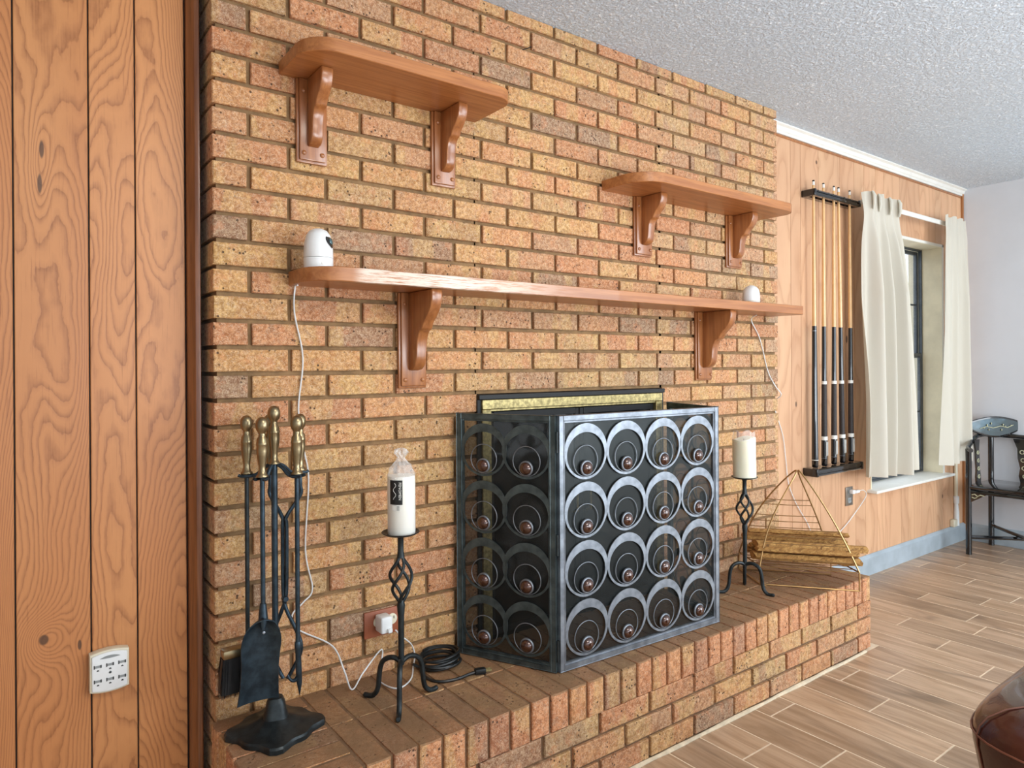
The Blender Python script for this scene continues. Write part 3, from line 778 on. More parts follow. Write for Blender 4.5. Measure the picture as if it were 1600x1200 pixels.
ro1 = thing('wall_outlet', 'steel outlet plate low on the panelling under the cue rack', 'outlet', (3.245, PY, .455))
MB().box((3.212, PY - .006, .408), (3.286, PY - .0003, .508), .0025, 2).build('plate', M['steel'], ro1)
for zz in (.481, .436):
    q = MB().box((3.233, PY - .008, zz - .014), (3.265, PY - .0055, zz + .014), .002).build('socket', M['slot_grey'], ro1)
    for dx in (-.006, .006): MB().box((3.249 + dx - .0012, PY - .0086, zz - .003), (3.249 + dx + .0012, PY - .0078, zz + .007)).build('slot', M['slot'], q, smooth=0)
pg = thing('power_plug', 'white plug in the upper socket of the steel wall outlet', 'plug', (3.249, PY - .01, .482))
MB().box((3.236, PY - .034, .473), (3.264, PY - .0088, .495), .005, 2).build('body', M['white_plastic'], pg)
MB().box((3.258, PY - .040, .476), (3.298, PY - .022, .492), .004, 2).build('plug_head', M['white_plastic'], pg)

# six-way outlet tap on the left panelling
st = thing('outlet_tap', 'white six-socket outlet tap on the oak panelling left of the bricks', 'outlet', (-.203, PY, .455))
TX0, TX1, TZ0, TZ1, TY = -.2445, -.1635, .403, .503, PY - .030
def tapo(k=8, ins=0.0):
    pts = []; cx = (TX0 + TX1) / 2; hw = (TX1 - TX0) / 2 - ins
    for i in range(k + 1):
        u = -1 + 2 * i / k; pts.append((cx + hw * u, TZ1 - ins - .006 * u * u))
    for i in range(k + 1):
        u = 1 - 2 * i / k; pts.append((cx + hw * u, TZ0 + ins + .006 * u * u))
    return pts
MB().prism(tapo(), PY - .0005, TY + .004, lambda a, c, s: Vector((a, s, c)), bev=.003, seg=3).build('body', M['ivory_plastic'], st, smooth=50)
MB().prism(tapo(ins=.004), TY + .0035, TY, lambda a, c, s: Vector((a, s, c)), bev=.002, seg=2).build('face_plate', M['white_plastic'], st, smooth=50)
lo_ = []
for i in range(13): u = -1 + 2 * i / 12; lo_.append((-.2035 + .021 * u, .4865 + .0050 * (1 - u * u)))
for i in range(13): u = 1 - 2 * i / 12; lo_.append((-.2035 + .021 * u, .4865 - .0015 * (1 - u * u)))
MB().prism(lo_[:-1], TY - .0001, TY - .0010, lambda a, c, s: Vector((a, s, c))).build('indicator', M['slot_grey'], st)
for iz, zz in enumerate((.4695, .4355)):
    for sx in (-.2285, -.2035, -.1785):
        q = MB().box((sx - .008, TY - .0006, zz - .0028), (sx + .008, TY + .001, zz + .0028)).build('socket', M['slot_grey'], st, smooth=0)
        MB().box((sx - .0083, TY - .0012, zz - .004), (sx - .0061, TY, zz + .004)).build('slot', M['slot'], q, smooth=0)
        MB().box((sx + .0048, TY - .0012, zz - .0034), (sx + .0074, TY, zz + .0034)).build('slot', M['slot'], q, smooth=0)
        MB().prism([(.0026 * math.cos(a * PI / 8), .0030 * math.sin(a * PI / 8)) for a in range(9)], 0, -.0012, lambda a, c, s: Vector((sx + a, TY + s, zz - .0105 + c))).build('ground_hole', M['slot'], q)
MB().lathe([(.0032, 0), (.0032, -.0008), (.0020, -.0008), (.0020, 0)], (-.2035, TY, .4510), 14, 'Y').build('screw', M['slot_grey'], st)

# ------------------------------------------------------------------ fireplace screen
sn = thing('fireplace_screen', 'three-panel iron fireplace screen with rows of crescent rings and amber knobs', 'fire screen', (1.2, -.3, HT))
P0, C1, C2, P3 = Vector((.706, -.016)), Vector((.853, -.312)), Vector((1.538, -.340)), Vector((1.652, -.030))
SZ0, SZ1 = HT + .003, 1.025
def crescent(R, k=36, t=.003):
    """flat crescent: outer circle R, hole .80R touching near the bottom; in local (x, y-depth, z)"""
    b = bmesh.new(); r2 = R * .80; off = -R * .115
    vs = {}
    for y in (0, -t):
        vs[y] = ([b.verts.new((R * math.cos(2 * PI * i / k), y, R * math.sin(2 * PI * i / k))) for i in range(k)],
                 [b.verts.new((R * .875 * math.cos(2 * PI * i / k), y, off + r2 * math.sin(2 * PI * i / k))) for i in range(k)])
    for y in (0, -t):
        o_, i_ = vs[y]
        for i in range(k):
            j = (i + 1) % k
            b.faces.new((o_[i], o_[j], i_[j], i_[i]) if y == -t else (i_[i], i_[j], o_[j], o_[i]))
    for q in (0, 1):
        for i in range(k):
            j = (i + 1) % k; A, B = vs[0][q], vs[-t][q]
            b.faces.new((A[i], A[j], B[j], B[i]))
    bmesh.ops.recalc_face_normals(b, faces=b.faces[:])
    me = bpy.data.meshes.new('crescent_ring'); b.to_mesh(me); b.free(); return me
def ring_mesh(R, r=.0014):
    m_ = MB().tube([(R * math.cos(2 * PI * i / 32), 0, R * math.sin(2 * PI * i / 32)) for i in range(32)], r, 6, closed=True)
    me = bpy.data.meshes.new('wire_ring'); m_.bm.to_mesh(me); m_.bm.free()
    me.polygons.foreach_set('use_smooth', [True] * len(me.polygons)); return me
def knob_meshes(R):
    a = MB().lathe([(R, 0), (R, -.004), (R * .86, -.007), (R * .82, -.006)], (0, 0, 0), 22, 'Y'); c = MB().lathe([(R * .84, -.004), (R * .78, -.0095), (R * .55, -.0145), (R * .25, -.0170), (.0003, -.0175)], (0, 0, 0), 22, 'Y')
    out = []
    for q, nm in ((a, 'knob_rim'), (c, 'knob')):
        me = bpy.data.meshes.new(nm); bmesh.ops.recalc_face_normals(q.bm, faces=q.bm.faces[:]); q.bm.to_mesh(me); q.bm.free()
        me.polygons.foreach_set('use_smooth', [True] * len(me.polygons)); out.append(me)
    return out
def panel(A, B, cols, R, shade, flip=False):
    d = (B - A); L = d.length; u = d.normalized(); nrm = Vector((u.y, -u.x))     # outward normal
    if flip: pass
    ang = math.atan2(u.y, u.x)
    pe = bpy.data.objects.new('panel', None); 
    zc = SZ0
    b = MB(); T = .016; w2 = .007
    F = lambda s, o, z: Vector((A.x + u.x * s + nrm.x * o, A.y + u.y * s + nrm.y * o, z))
    def bar(s0, s1, z0, z1, o0, o1, bv=.0015):
        t = bmesh.new(); bmesh.ops.create_cube(t, size=1)
        for v in t.verts: v.co = F(s0 + (v.co.x + .5) * (s1 - s0), o0 + (v.co.y + .5) * (o1 - o0), z0 + (v.co.z + .5) * (z1 - z0))
        bmesh.ops.bevel(t, geom=t.edges[:], offset=bv, segments=1, affect='EDGES'); b.merge(t)
    g = .003
    bar(g, g + T, SZ0, SZ1, -w2, w2); bar(L - g - T, L - g, SZ0, SZ1, -w2, w2); bar(g + T, L - g - T, SZ1 - T, SZ1, -w2, w2); bar(g + T, L - g - T, SZ0, SZ0 + T, -w2, w2)
    i2 = g + T
    bar(i2, i2 + .006, SZ0 + T, SZ1 - T, -.004, .004, .001); bar(L - i2 - .006, L - i2, SZ0 + T, SZ1 - T, -.004, .004, .001)
    bar(i2 + .006, L - i2 - .006, SZ1 - T - .006, SZ1 - T, -.004, .004, .001); bar(i2 + .006, L - i2 - .006, SZ0 + T, SZ0 + T + .006, -.004, .004, .001)
    po = b.build('panel', M['pewter'] if shade == 0 else M['pewter_dark'], sn)
    mb = MB()
    mb.bm.faces.new([mb.bm.verts.new(F(*q)) for q in ((i2, -.002, SZ0 + T), (L - i2, -.002, SZ0 + T), (L - i2, -.002, SZ1 - T), (i2, -.002, SZ1 - T))])
    mb.build('spark_mesh', M['mesh'], po, smooth=0)
    cm = crescent(R); rm = ring_mesh(R * .555); km, kn = knob_meshes(R * .285)
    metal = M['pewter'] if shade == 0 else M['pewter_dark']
    for me, mt in ((cm, metal), (rm, M['pewter']), (km, M['pewter']), (kn, M['knob'])): me.materials.append(mt)
    H_ = (SZ1 - SZ0 - 2 * T - .012) / 4; W_ = (L - 2 * i2 - .010) / cols
    root = sn.location
    for i in range(cols):
        for j in range(4):
            s = i2 + .005 + W_ * (i + .5); z = SZ0 + T + .006 + H_ * (j + .5)
            for nm, me, dz, o in (('crescent_ring', cm, 0, .002), ('wire_ring', rm, -R * .345, .0025), ('knob_rim', km, -R * .600, .0035), ('knob', kn, -R * .600, .0036)):
                ob = bpy.data.objects.new(nm, me); COL.objects.link(ob); ob.parent = po
                ob.location = F(s, o, z + dz) - root - (po.location)
                ob.rotation_euler = (random.uniform(-.02, .02) if nm == 'knob' else 0, 0, ang)
    return po
panel(C1, C2, 4, .0815, 0)
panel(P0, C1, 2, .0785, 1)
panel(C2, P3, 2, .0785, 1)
for c in (C1, C2):
    for z in (.36, .66, .95):
        MB().tube([(c.x, c.y, z - .03), (c.x, c.y, z + .03)], .0055, 10).build('hinge', M['iron'], sn)

# ------------------------------------------------------------------ fire tool set
SX, SY = .117, -.137
RX, RY = .803, -.596      # screen-right and away directions used to lay the set out
def off(a, f): return (SX + RX * a + .596 * f, SY + RY * a + .803 * f)
ts = thing('tool_stand', 'black iron fire tool stand with brass ball top on a scalloped square base', 'fire tool stand', (SX, SY, HT))
def base_pt(u, v):
    a = 2 * PI * u
    sq = 1 / max(abs(math.cos(a)), abs(math.sin(a)))
    lob = .070 * min(sq, 1.22) * (1 + .05 * math.cos(8 * a))
    r_ = [1.0, 1.0, .97, .80, .55, .36, .30, .27, .24, .20, .12][int(round(v * 10))]
    z = [0, .010, .0145, .017, .022, .036, .055, .068, .074, .080, .083][int(round(v * 10))]
    a2 = a + math.radians(28)
    rr = lob * r_ * 1.28 if r_ > .5 else .070 * 1.2 * r_ * (1 + .06 * math.cos(4 * a))
    return Vector((SX + rr * math.cos(a2), SY + rr * math.sin(a2), HT + .0005 + z))
b = MB(); b.grid(base_pt, 48, 11, closed_u=True)
b.bm.verts.ensure_lookup_table()
b.bm.faces.new([b.bm.verts[i * 11] for i in range(48)]); b.bm.faces.new([b.bm.verts[i * 11 + 10] for i in range(48)][::-1])
b.build('base', M['iron'], ts, smooth=30)
MB().tube([(SX, SY, HT + .08), (SX, SY, .945)], .0075, 14).build('post', M['iron_blue'], ts)
def handle_prof(k=1.0):
    return [(.0135, 0), (.014, .003), (.0105, .006), (.0078, .016), (.0082, .026), (.0115, .046), (.0128, .060), (.0124, .072), (.0132, .074), (.0132, .079), (.0122, .081), (.0118, .088), (.0085, .092), (.0078, .100),
            (.0082, .103), (.0118, .107), (.0140, .113), (.0146, .120), (.0140, .127), (.0115, .133), (.0070, .1375), (.0005, .139)]
MB().lathe(handle_prof(), (SX, SY, .936), 22).build('ball_finial', M['brass'], ts, smooth=60)
spots = {'brush': (-.066, .0), 'shovel': (-.010, -.052), 'poker': (.057, -.010), 'tong_a': (-.026, .045), 'tong_b': (.046, .052)}
for nm in spots:
    ox, oy = off(*spots[nm]); v = Vector((ox - SX, oy - SY, 0)); pv = v.normalized()
    pts = [(SX, SY, .938), (SX + v.x * .35, SY + v.y * .35, .928), (SX + v.x * .6, SY + v.y * .6, .912), (SX + v.x * .78, SY + v.y * .78, .908)]
    a = MB().tube(smooth_path(pts, 5), .0048, 8)
    # open fork that carries the handle flange
    side = Vector((-pv.y, pv.x, 0)); e = Vector(pts[-1])
    for sgn in (-1, 1):
        c0_ = Vector((ox, oy, .908))
        a.tube(smooth_path([e, e + side * sgn * .009 + pv * .004, c0_ + side * sgn * .0115, c0_ + pv * .010 + side * sgn * .0105, c0_ + pv * .016 + side * sgn * .012 + Vector((0, 0, .003))], 4), .0038, 8)
    a.build('hook_arm', M['iron_blue'], ts)
def handle(t, x, y, name='handle'): MB().lathe(handle_prof(), (x, y, .913), 22).build(name, M['brass'], t, smooth=60)
GR = 'fire tools hanging on the stand'
# brush
bx, by = off(*spots['brush'])
t = thing('hearth_brush', 'hearth brush with black bristles hanging at the left of the tool stand', 'fire tool', (bx, by, .40), GR)
handle(t, bx, by)
MB().tube([(bx, by, .50), (bx, by, .913)], .0052, 10).build('rod', M['iron'], t)
hc = Vector((bx - .014, by, 0)); hw = .046
MB().box((hc.x - hw, by - .017, .484), (hc.x + hw, by + .017, .506), .006, 2).build('head', M['brass'], t)
br = MB(); rnd = random.Random(3)
br.grid(lambda u, v: Vector((hc.x + (hw - .001 + .006 * v) * math.copysign(abs(math.cos(2 * PI * u)) ** .25, math.cos(2 * PI * u)), by + (.0155 + .004 * v) * math.copysign(abs(math.sin(2 * PI * u)) ** .25, math.sin(2 * PI * u)), .485 - .080 * v)), 64, 3, closed_u=True)
for i in range(520):
    u, v = rnd.uniform(-1, 1), rnd.choice((-1, 1)) * rnd.uniform(.4, 1); zb = .400 + rnd.uniform(-.009, .006)
    p0 = Vector((hc.x + u * (hw - .001), by + v * .0155, .484)); p1 = Vector((hc.x + u * (hw + .006) + rnd.uniform(-.002, .002), by + v * .020, zb))
    br.tube([p0, (p0 + p1) / 2 + Vector((0, v * .001, 0)), p1], [.0009, .0008, .0003], 3, cap=False)
bo_ = br.build('bristles', M['bristle'], t); bo_['kind'] = 'stuff'
# shovel
sx, sy = off(*spots['shovel'])
t = thing('hearth_shovel', 'blue-black iron ash shovel hanging in front of the tool stand', 'fire tool', (sx, sy, .38), GR)
handle(t, sx, sy)
MB().tube([(sx, sy, .59), (sx, sy, .913)], .0056, 10).build('rod', M['iron_blue'], t)
U = Vector((.95, -.06, 0)).normalized(); V = Vector((U.y, -U.x, 0))
def blade(u, v):
    a = (u - .5) * 2
    w = .0455 * math.sqrt(max(0.0, 1 - (1 - min(v / .34, 1)) ** 2)) if v < .34 else .0455 - .004 * math.sin((v - .34) / .66 * PI) + .003 * (v - .34)
    curl = .020 * abs(a) ** 2.2 * (1 - .55 * v) + .014 * (1 - min(v / .16, 1)) ** 2
    return Vector((sx - .004, sy, 0)) + U * (a * w) + V * (curl - .006 - .020 * v) + Vector((-.004 * v, 0, .592 - .205 * v))
sb = MB().grid(blade, 17, 26).build('blade', M['iron_blue'], t, solid=.0022)
MB().tube([(sx, sy, .62), (sx, sy, .600), (sx - .001, sy - .004, .585), (sx - .002, sy - .006, .560)], [.0072, .0095, .011, .004], 12).build('socket', M['iron_blue'], t)
MB().lathe([(.0035, 0), (.0033, -.002), (.0005, -.003)], (sx - .002, sy - .0105, .556), 10, 'Y').build('rivet', M['pewter'], t)
# poker
kx, ky = off(*spots['poker'])
t = thing('fire_poker', 'iron fire poker with side hook hanging at the right of the tool stand', 'fire tool', (kx, ky, .386), GR)
handle(t, kx, ky)
MB().tube([(kx, ky, .505), (kx, ky, .913)], .0055, 10).build('rod', M['iron_blue'], t)
MB().tube([(kx, ky, .515), (kx, ky, .511), (kx, ky, .500), (kx, ky, .497), (kx + .002, ky, .44), (kx + .003, ky, .415), (kx + .0035, ky, .386)], [.0062, .0078, .0078, .0066, .0072, .0062, .0006], 10).build('tip', M['iron_blue'], t)
hp = [(kx + .002, ky, .432), (kx - .006, ky + .003, .4235), (kx - .014, ky + .006, .424), (kx - .0195, ky + .008, .432), (kx - .021, ky + .009, .438)]
MB().tube(smooth_path(hp, 5), [.0062 - .0045 * i / 20 for i in range(21)], 9).build('hook', M['iron_blue'], t)
# tongs
ax_, ay_ = off(*spots['tong_a']); bx_, by_ = off(*spots['tong_b']); mx_, my_ = off(.010, .040)
t = thing('fire_tongs', 'iron fire tongs with two brass handles hanging behind the shovel', 'fire tool', (mx_, my_, .42), GR)
handle(t, ax_, ay_); handle(t, bx_, by_)
r_ = Vector((RX, RY, 0)); mv = Vector((mx_, my_, 0)); zv = lambda z: Vector((0, 0, z))
pa_ = [Vector((ax_, ay_, .913)), Vector((ax_, ay_, .875)), Vector((ax_, ay_, .852)), mv - r_ * .005 + zv(.800), mv - r_ * .0045 + zv(.775), mv - r_ * .004 + zv(.62), mv + r_ * .003 + zv(.575), mv + r_ * .022 + zv(.535), mv + r_ * .038 + zv(.495), mv + r_ * .037 + zv(.465), mv + r_ * .020 + zv(.430), mv + r_ * .006 + zv(.405)]
pb_ = [Vector((bx_, by_, .913)), Vector((bx_, by_, .875)), Vector((bx_, by_, .852)), mv + r_ * .005 + zv(.800), mv + r_ * .0055 + zv(.775), mv + r_ * .004 + zv(.62), mv - r_ * .006 + zv(.575), mv - r_ * .022 + zv(.535), mv - r_ * .036 + zv(.495), mv - r_ * .035 + zv(.465), mv - r_ * .018 + zv(.430), mv - r_ * .005 + zv(.405)]
for p_ in (pa_, pb_): MB().tube(smooth_path(p_, 4), .0048, 9).build('arm', M['iron_blue'], t)
MB().lathe([(.006, -.008), (.0075, -.006), (.0075, .006), (.006, .008)], (mx_, my_ - .001, .60), 12, 'Y').build('pivot', M['iron_blue'], t)

# ------------------------------------------------------------------ candle holders and candles
def candle_holder(label, cx, cy, angs):
    t = thing('candle_holder', label, 'candle holder', (cx, cy, HT), 'wrought iron candle holders on the hearth')
    MB().lathe([(.0005, .7300), (.020, .7302), (.040, .7325), (.0485, .7375), (.0495, .7385), (.0485, .7395), (.040, .7352), (.020, .7330), (.0005, .7328)], (cx, cy, 0), 32).build('dish', M['iron'], t, smooth=50)
    MB().tube([(cx, cy, .730), (cx, cy, .722), (cx, cy, .69), (cx, cy, .672)], [.012, .008, .0078, .0105], 12).build('neck', M['iron'], t)
    for k in range(4):
        pts = []
        for i in range(17):
            s = i / 16; R = .004 + .026 * math.sin(PI * s) ** 1.1; a = k * PI / 2 + .7 + s * PI * .95
            pts.append((cx + R * math.cos(a), cy + R * math.sin(a), .556 + .120 * s))
        MB().tube(pts, .0042, 8).build('twist', M['iron'], t)
    MB().tube([(cx, cy, .562), (cx, cy, .548), (cx, cy, .52), (cx, cy, .395)], [.0075, .0110, .0082, .0078], 12).build('stem', M['iron'], t)
    for a in angs:
        a = math.radians(a); prof_ = [(.002, .402), (.018, .410), (.036, .4085), (.052, .398), (.060, .380), (.0635, .355), (.066, .332), (.072, .315), (.084, .3045), (.100, .3035), (.108, .3065)]
        pts = smooth_path([(cx + r * math.cos(a), cy + r * math.sin(a), z) for r, z in prof_], 3)
        rr = [.0068] * len(pts); rr[-1] = .0045; rr[-2] = .0058
        MB().tube(pts, rr, 9).build('leg', M['iron'], t)
    return t
candle_holder('black iron tripod candle holder left of the fireplace screen, holding the wrapped candle', .423, -.192, (128, 1, 238))
candle_holder('black iron tripod candle holder right of the fireplace screen, holding the cream candle', 1.876, -.211, (152, -72, 36))
cw = thing('pillar_candle', 'white pillar candle still in clear wrap with a black label on the left holder', 'candle', (.426, -.192, .733))
cc_ = (.426, -.192, .7336)
MB().lathe([(.0340, 0), (.0355, .002), (.0355, .148), (.034, .151), (.010, .1515), (.0005, .150)], cc_, 36).build('wax', M['wax_white'], cw)
fm = MB()
def filmf(u, v):
    a = 2 * PI * u; prof_ = [(.0362, .0), (.0364, .05), (.0364, .10), (.0366, .135), (.0355, .152), (.030, .168), (.020, .182), (.0115, .192), (.0085, .198), (.0125, .204), (.0165, .211), (.014, .218), (.006, .222)]
    i = v * (len(prof_) - 1); k = min(int(i), len(prof_) - 2); f_ = i - k
    r = prof_[k][0] * (1 - f_) + prof_[k + 1][0] * f_; z = prof_[k][1] * (1 - f_) + prof_[k + 1][1] * f_
    amp = max(0, (z - .14)) / .08
    r *= 1 + .22 * amp * math.sin(7 * a + 9 * z * 30) + .1 * amp * math.sin(13 * a)
    return Vector((cc_[0] + r * math.cos(a), cc_[1] + r * math.sin(a), cc_[2] + z))
fm.grid(filmf, 48, 40, closed_u=True).build('plastic_wrap', M['plastic_film'], cw)
def on_candle(a0, a1, z0, z1, R, name, mat, parent):
    return MB().grid(lambda u, v: Vector((cc_[0] + R * math.cos(a0 + (a1 - a0) * u), cc_[1] + R * math.sin(a0 + (a1 - a0) * u), z0 + (z1 - z0) * v)), 10, 2).build(name, mat, parent)
A0, A1 = math.radians(193), math.radians(247)
lab = on_candle(A0, A1, .815, .877, .0369, 'label', M['label_black'], cw)
on_candle(math.radians(203), math.radians(220), .800, .8125, .0369, 'barcode_label', M['label_white'], cw)
bl = on_candle(math.radians(222), math.radians(238), .799, .8130, .0369, 'barcode_label', M['label_white'], cw)
bc = MB()
for i in range(9):
    z = .8005 + i * .0013
    bc.grid(lambda u, v: Vector((cc_[0] + .03705 * math.cos(math.radians(224 + 11 * u)), cc_[1] + .03705 * math.sin(math.radians(224 + 11 * u)), z + .0006 * v)), 4, 2)
bc.build('barcode', M['label_black'], bl)
# lettering: FENOMEN runs down the label
def letters(txt, size, ang_c, ztop, parent, R=.03725):
    cu = bpy.data.curves.new('lettering', 'FONT'); cu.body = txt; cu.size = size; cu.resolution_u = 2
    tmp = bpy.data.objects.new('lettering', cu); COL.objects.link(tmp)
    dg = bpy.context.evaluated_depsgraph_get(); me = bpy.data.meshes.new_from_object(tmp.evaluated_get(dg))
    bpy.data.objects.remove(tmp)
    for v in me.vertices:                       # text x -> down, text y -> along the surface to the right
        a = math.radians(ang_c) + v.co.y / R
        v.co = Vector((cc_[0] + R * math.cos(a), cc_[1] + R * math.sin(a), ztop - v.co.x)) - parent.parent.location
    me.materials.append(M['label_white'])
    o = bpy.data.objects.new('lettering', me); COL.objects.link(o); o.parent = parent
letters('FENOMEN', .0098, 232, .872, lab)
wv_ = MB().tube([Vector((cc_[0] + .0372 * math.cos(math.radians(215 + 6 * math.sin(i * 1.1))), cc_[1] + .0372 * math.sin(math.radians(215 + 6 * math.sin(i * 1.1))), .870 - i * .0042)) for i in range(11)], .0005, 5)
wv_.build('flourish', M['label_white'], lab)
# cream candle
cr = thing('pillar_candle', 'cream pillar candle with a melted rim on the right candle holder', 'candle', (1.878, -.211, .733))
def wax(u, v):
    a = 2 * PI * u
    if v <= .8:
        r = .0430 * (1 + .012 * math.sin(3 * a + 4 * v)); z = .152 * (v / .8); z += (.006 * math.sin(a + 2.2) + .003 * math.sin(3 * a)) * (v / .8) ** 6
    else:
        q = (v - .8) / .2; r = .0430 * (1 - q * .985); z = .152 - .016 * math.sin(q * PI / 2) + (.006 * math.sin(a + 2.2) + .003 * math.sin(3 * a)) * (1 - q)
    return Vector((1.878 + r * math.cos(a) - .004 * (z / .15), -.211 + r * math.sin(a), .7336 + z))
b = MB().grid(wax, 40, 26, closed_u=True); b.bm.verts.ensure_lookup_table(); b.bm.faces.new([b.bm.verts[i * 26] for i in range(40)][::-1]); b.bm.faces.new([b.bm.verts[i * 26 + 25] for i in range(40)])
b.build('wax', M['wax_cream'], cr, smooth=60)
MB().tube([(1.8745, -.211, .868), (1.8745, -.210, .878), (1.876, -.209, .884)], .0012, 6).build('wick', M['black'], cr)
def wrap2(u, v):
    a = math.radians(100) + u * math.radians(230); r = .0440 - .006 * v + .002 * math.sin(9 * a) * v; z = .875 + .040 * v + .006 * math.sin(5 * a) * v
    return Vector((1.8745 + r * math.cos(a), -.211 + r * math.sin(a), z))
MB().grid(wrap2, 30, 6).build('torn_wrap', M['plastic_film'], cr)

# ------------------------------------------------------------------ black cord coil
co = thing('extension_cord', 'coiled black extension cord on the hearth beside the screen', 'cord', (.62, -.06, HT))
pts = []; rnd = random.Random(5)
for i in range(5 * 22):
    a = i / 22 * 2 * PI + 2.6; R = .050 + .007 * math.sin(i * .31) + .004 * rnd.uniform(-1, 1) * 0; lv = i / 110
    pts.append((.618 + R * 1.12 * math.cos(a) + .004 * math.sin(i * .13), -.066 + R * .92 * math.sin(a) + .003 * math.cos(i * .17), HT + .005 + .030 * lv + .003 * (1 + math.sin(a * 1.5))))
pts = [(.5361, -.045, .315)] + pts[3:]
MB().tube(smooth_path(pts, 2), .0042, 7).build('coil', M['cord_black'], co)
MB().tube(smooth_path([(.572, -.05, .312), (.545, -.075, .304), (.538, -.115, .303), (.545, -.150, .3028), (.5665, -.1698, .3028), (.6027, -.1779, .3028), (.640, -.176, .304), (.664, -.180, .306)], 5), .0042, 7).build('tail', M['cord_black'], co)
pm = MB().box((-.018, -.009, -.0075), (.014, .009, .0075), .003, 2); rot = Matrix.Translation((.676, -.184, .3075)) @ Matrix.Rotation(math.radians(-16), 4, 'Z')
bmesh.ops.transform(pm.bm, matrix=rot, verts=pm.bm.verts[:]); pm.build('plug', M['cord_black'], co)
for dy in (-.005, .005):
    q = MB().box((.014, dy - .0006, -.003), (.031, dy + .0006, .003)); bmesh.ops.transform(q.bm, matrix=rot, verts=q.bm.verts[:]); q.build('prong', M['fire_brass'], co)

# ------------------------------------------------------------------ brass wire log basket with firewood
FL = Vector((1.992, -.197, 0)); FR = Vector((2.215, -.478, 0)); DV = Vector((.115, .175, 0)); Uv = (FR - FL).normalized()
AP = Vector((2.155, -.262, .742))
bk = thing('log_basket', 'brass wire log basket with crossed hoops at the right end of the hearth', 'basket', (2.15, -.26, HT))
zl = .372
def hoop(a_, b_, lean, bulge):
    """inverted-U wire hoop whose crown meets the other hoop over the middle"""
    a_ = a_ + Vector((0, 0, zl)); b_ = b_ + Vector((0, 0, zl)); mid = (a_ + b_) / 2; half = (b_ - a_) / 2; rise = AP + lean - mid
    out = Vector((mid.x - AP.x, mid.y - AP.y, 0)); pts = []
    for i in range(41):
        u = -1 + i / 20; h = 1 - abs(u) ** 1.75
        pts.append(mid + half * u + rise * h + out * bulge * math.sin(PI * h))
    return pts
hl = hoop(FL, FL + DV, Uv * -.004, .16); hr = hoop(FR, FR + DV, Uv * .004, .06)
MB().tube(hl, .0032, 8).build('hoop', M['wire_brass'], bk); MB().tube(hr, .0032, 8).build('hoop', M['wire_brass'], bk)
def at_z(path, z, front=True):
    half = path[:len(path) // 2] if front else path[len(path) // 2:][::-1]
    return min(half, key=lambda p: abs(p.z - z))
for front, zs in ((True, (.52, .492, .468, .446, .424, .402, .384)), (False, (.612, .582, .552, .522, .492, .462, .43, .40))):
    for z in zs:
        a_, b_ = at_z(hl, z, front), at_z(hr, z, front)
        MB().tube([a_, a_.lerp(b_, .5) + Vector((0, 0, -.002)), b_], .0018, 6).build('cross_wire', M['wire_brass'], bk)
for k in range(1, 5):
    a_ = (FL + DV * (k / 5)) + Vector((0, 0, zl)); b_ = (FR + DV * (k / 5)) + Vector((0, 0, zl)); MB().tube([a_, b_], .0018, 6).build('cross_wire', M['wire_brass'], bk)
e1 = Vector((0, 0, zl)); lo_z = Vector((0, 0, HT + .004))
MB().tube(smooth_path([FL + e1, FL + lo_z + Uv * .004, FL + lo_z + Uv * .03], 3) + smooth_path([FR + lo_z - Uv * .02, FR + lo_z - Uv * .003, FR + Vector((0, 0, HT + .012)), FR + e1], 3), .0032, 8).build('base_wire', M['wire_brass'], bk)
MB().tube([FL + DV + e1, FL + DV + lo_z, FL + DV + lo_z + Uv * .05, FR + DV + lo_z, FR + DV + e1], .0032, 8).build('base_wire', M['wire_brass'], bk)
MB().tube([FL + lo_z, FL + DV + lo_z], .003, 8).build('base_wire', M['wire_brass'], bk)
MB().tube([FL + e1, FL + DV + e1], .003, 8).build('base_wire', M['wire_brass'], bk)
MB().tube([FR + e1, FR + DV + e1], .003, 8).build('base_wire', M['wire_brass'], bk)
Vn = DV.normalized(); rnd = random.Random(11)
def stick(v_off, z, w_, h_, s0, s1, label, roll):
    b = MB(); k = 14; ns = 7; shape = [rnd.uniform(.72, 1.1) for _ in range(ns)]
    L = (FR - FL).length
    def f(u, v):
        i = int(round(u * ns)) % ns; a = 2 * PI * i / ns + roll
        s = s0 + (s1 - s0) * v; q = shape[i] * (1 + .30 * mnoise.noise(Vector((i * 3.1, v * 9, z * 40))))
        if v < .02 or v > .98: q *= .93
        return FL + Uv * (L * s + (.004 * math.sin(i * 2.3) if v in (0, 1) else 0)) + Vn * (v_off + w_ * .9 * q * math.cos(a)) + Vector((0, 0, z + h_ * .8 * q * math.sin(a)))
    b.grid(f, ns, k, closed_u=True); b.bm.verts.ensure_lookup_table()
    b.bm.faces.new([b.bm.verts[i * k] for i in range(ns)][::-1]); b.bm.faces.new([b.bm.verts[i * k + k - 1] for i in range(ns)])
    tag(b.build('firewood_stick', M['firewood'], smooth=25), label, 'firewood', 'split firewood in the brass basket')
stick(.050, .402, .046, .022, -.02, 1.06, 'widest flat split log along the bottom front of the wire basket', .3)
stick(.142, .404, .042, .024, .00, 1.12, 'rough split log at the bottom back of the wire basket', 1.1)
stick(.060, .448, .038, .020, .02, 1.14, 'middle split log sticking out furthest at the right of the basket', 2.0)
stick(.140, .456, .034, .022, -.03, 1.05, 'thick split log on the top back of the pile in the basket', .1)
stick(.020, .436, .022, .014, -.01, 1.01, 'slim split stick against the front wires, second from the bottom', 1.7)
stick(.105, .430, .020, .012, .01, 1.08, 'small split stick wedged in the middle of the pile', .5)
stick(.100, .492, .024, .013, -.02, 1.02, 'thin split log lying on the very top of the pile', .8)

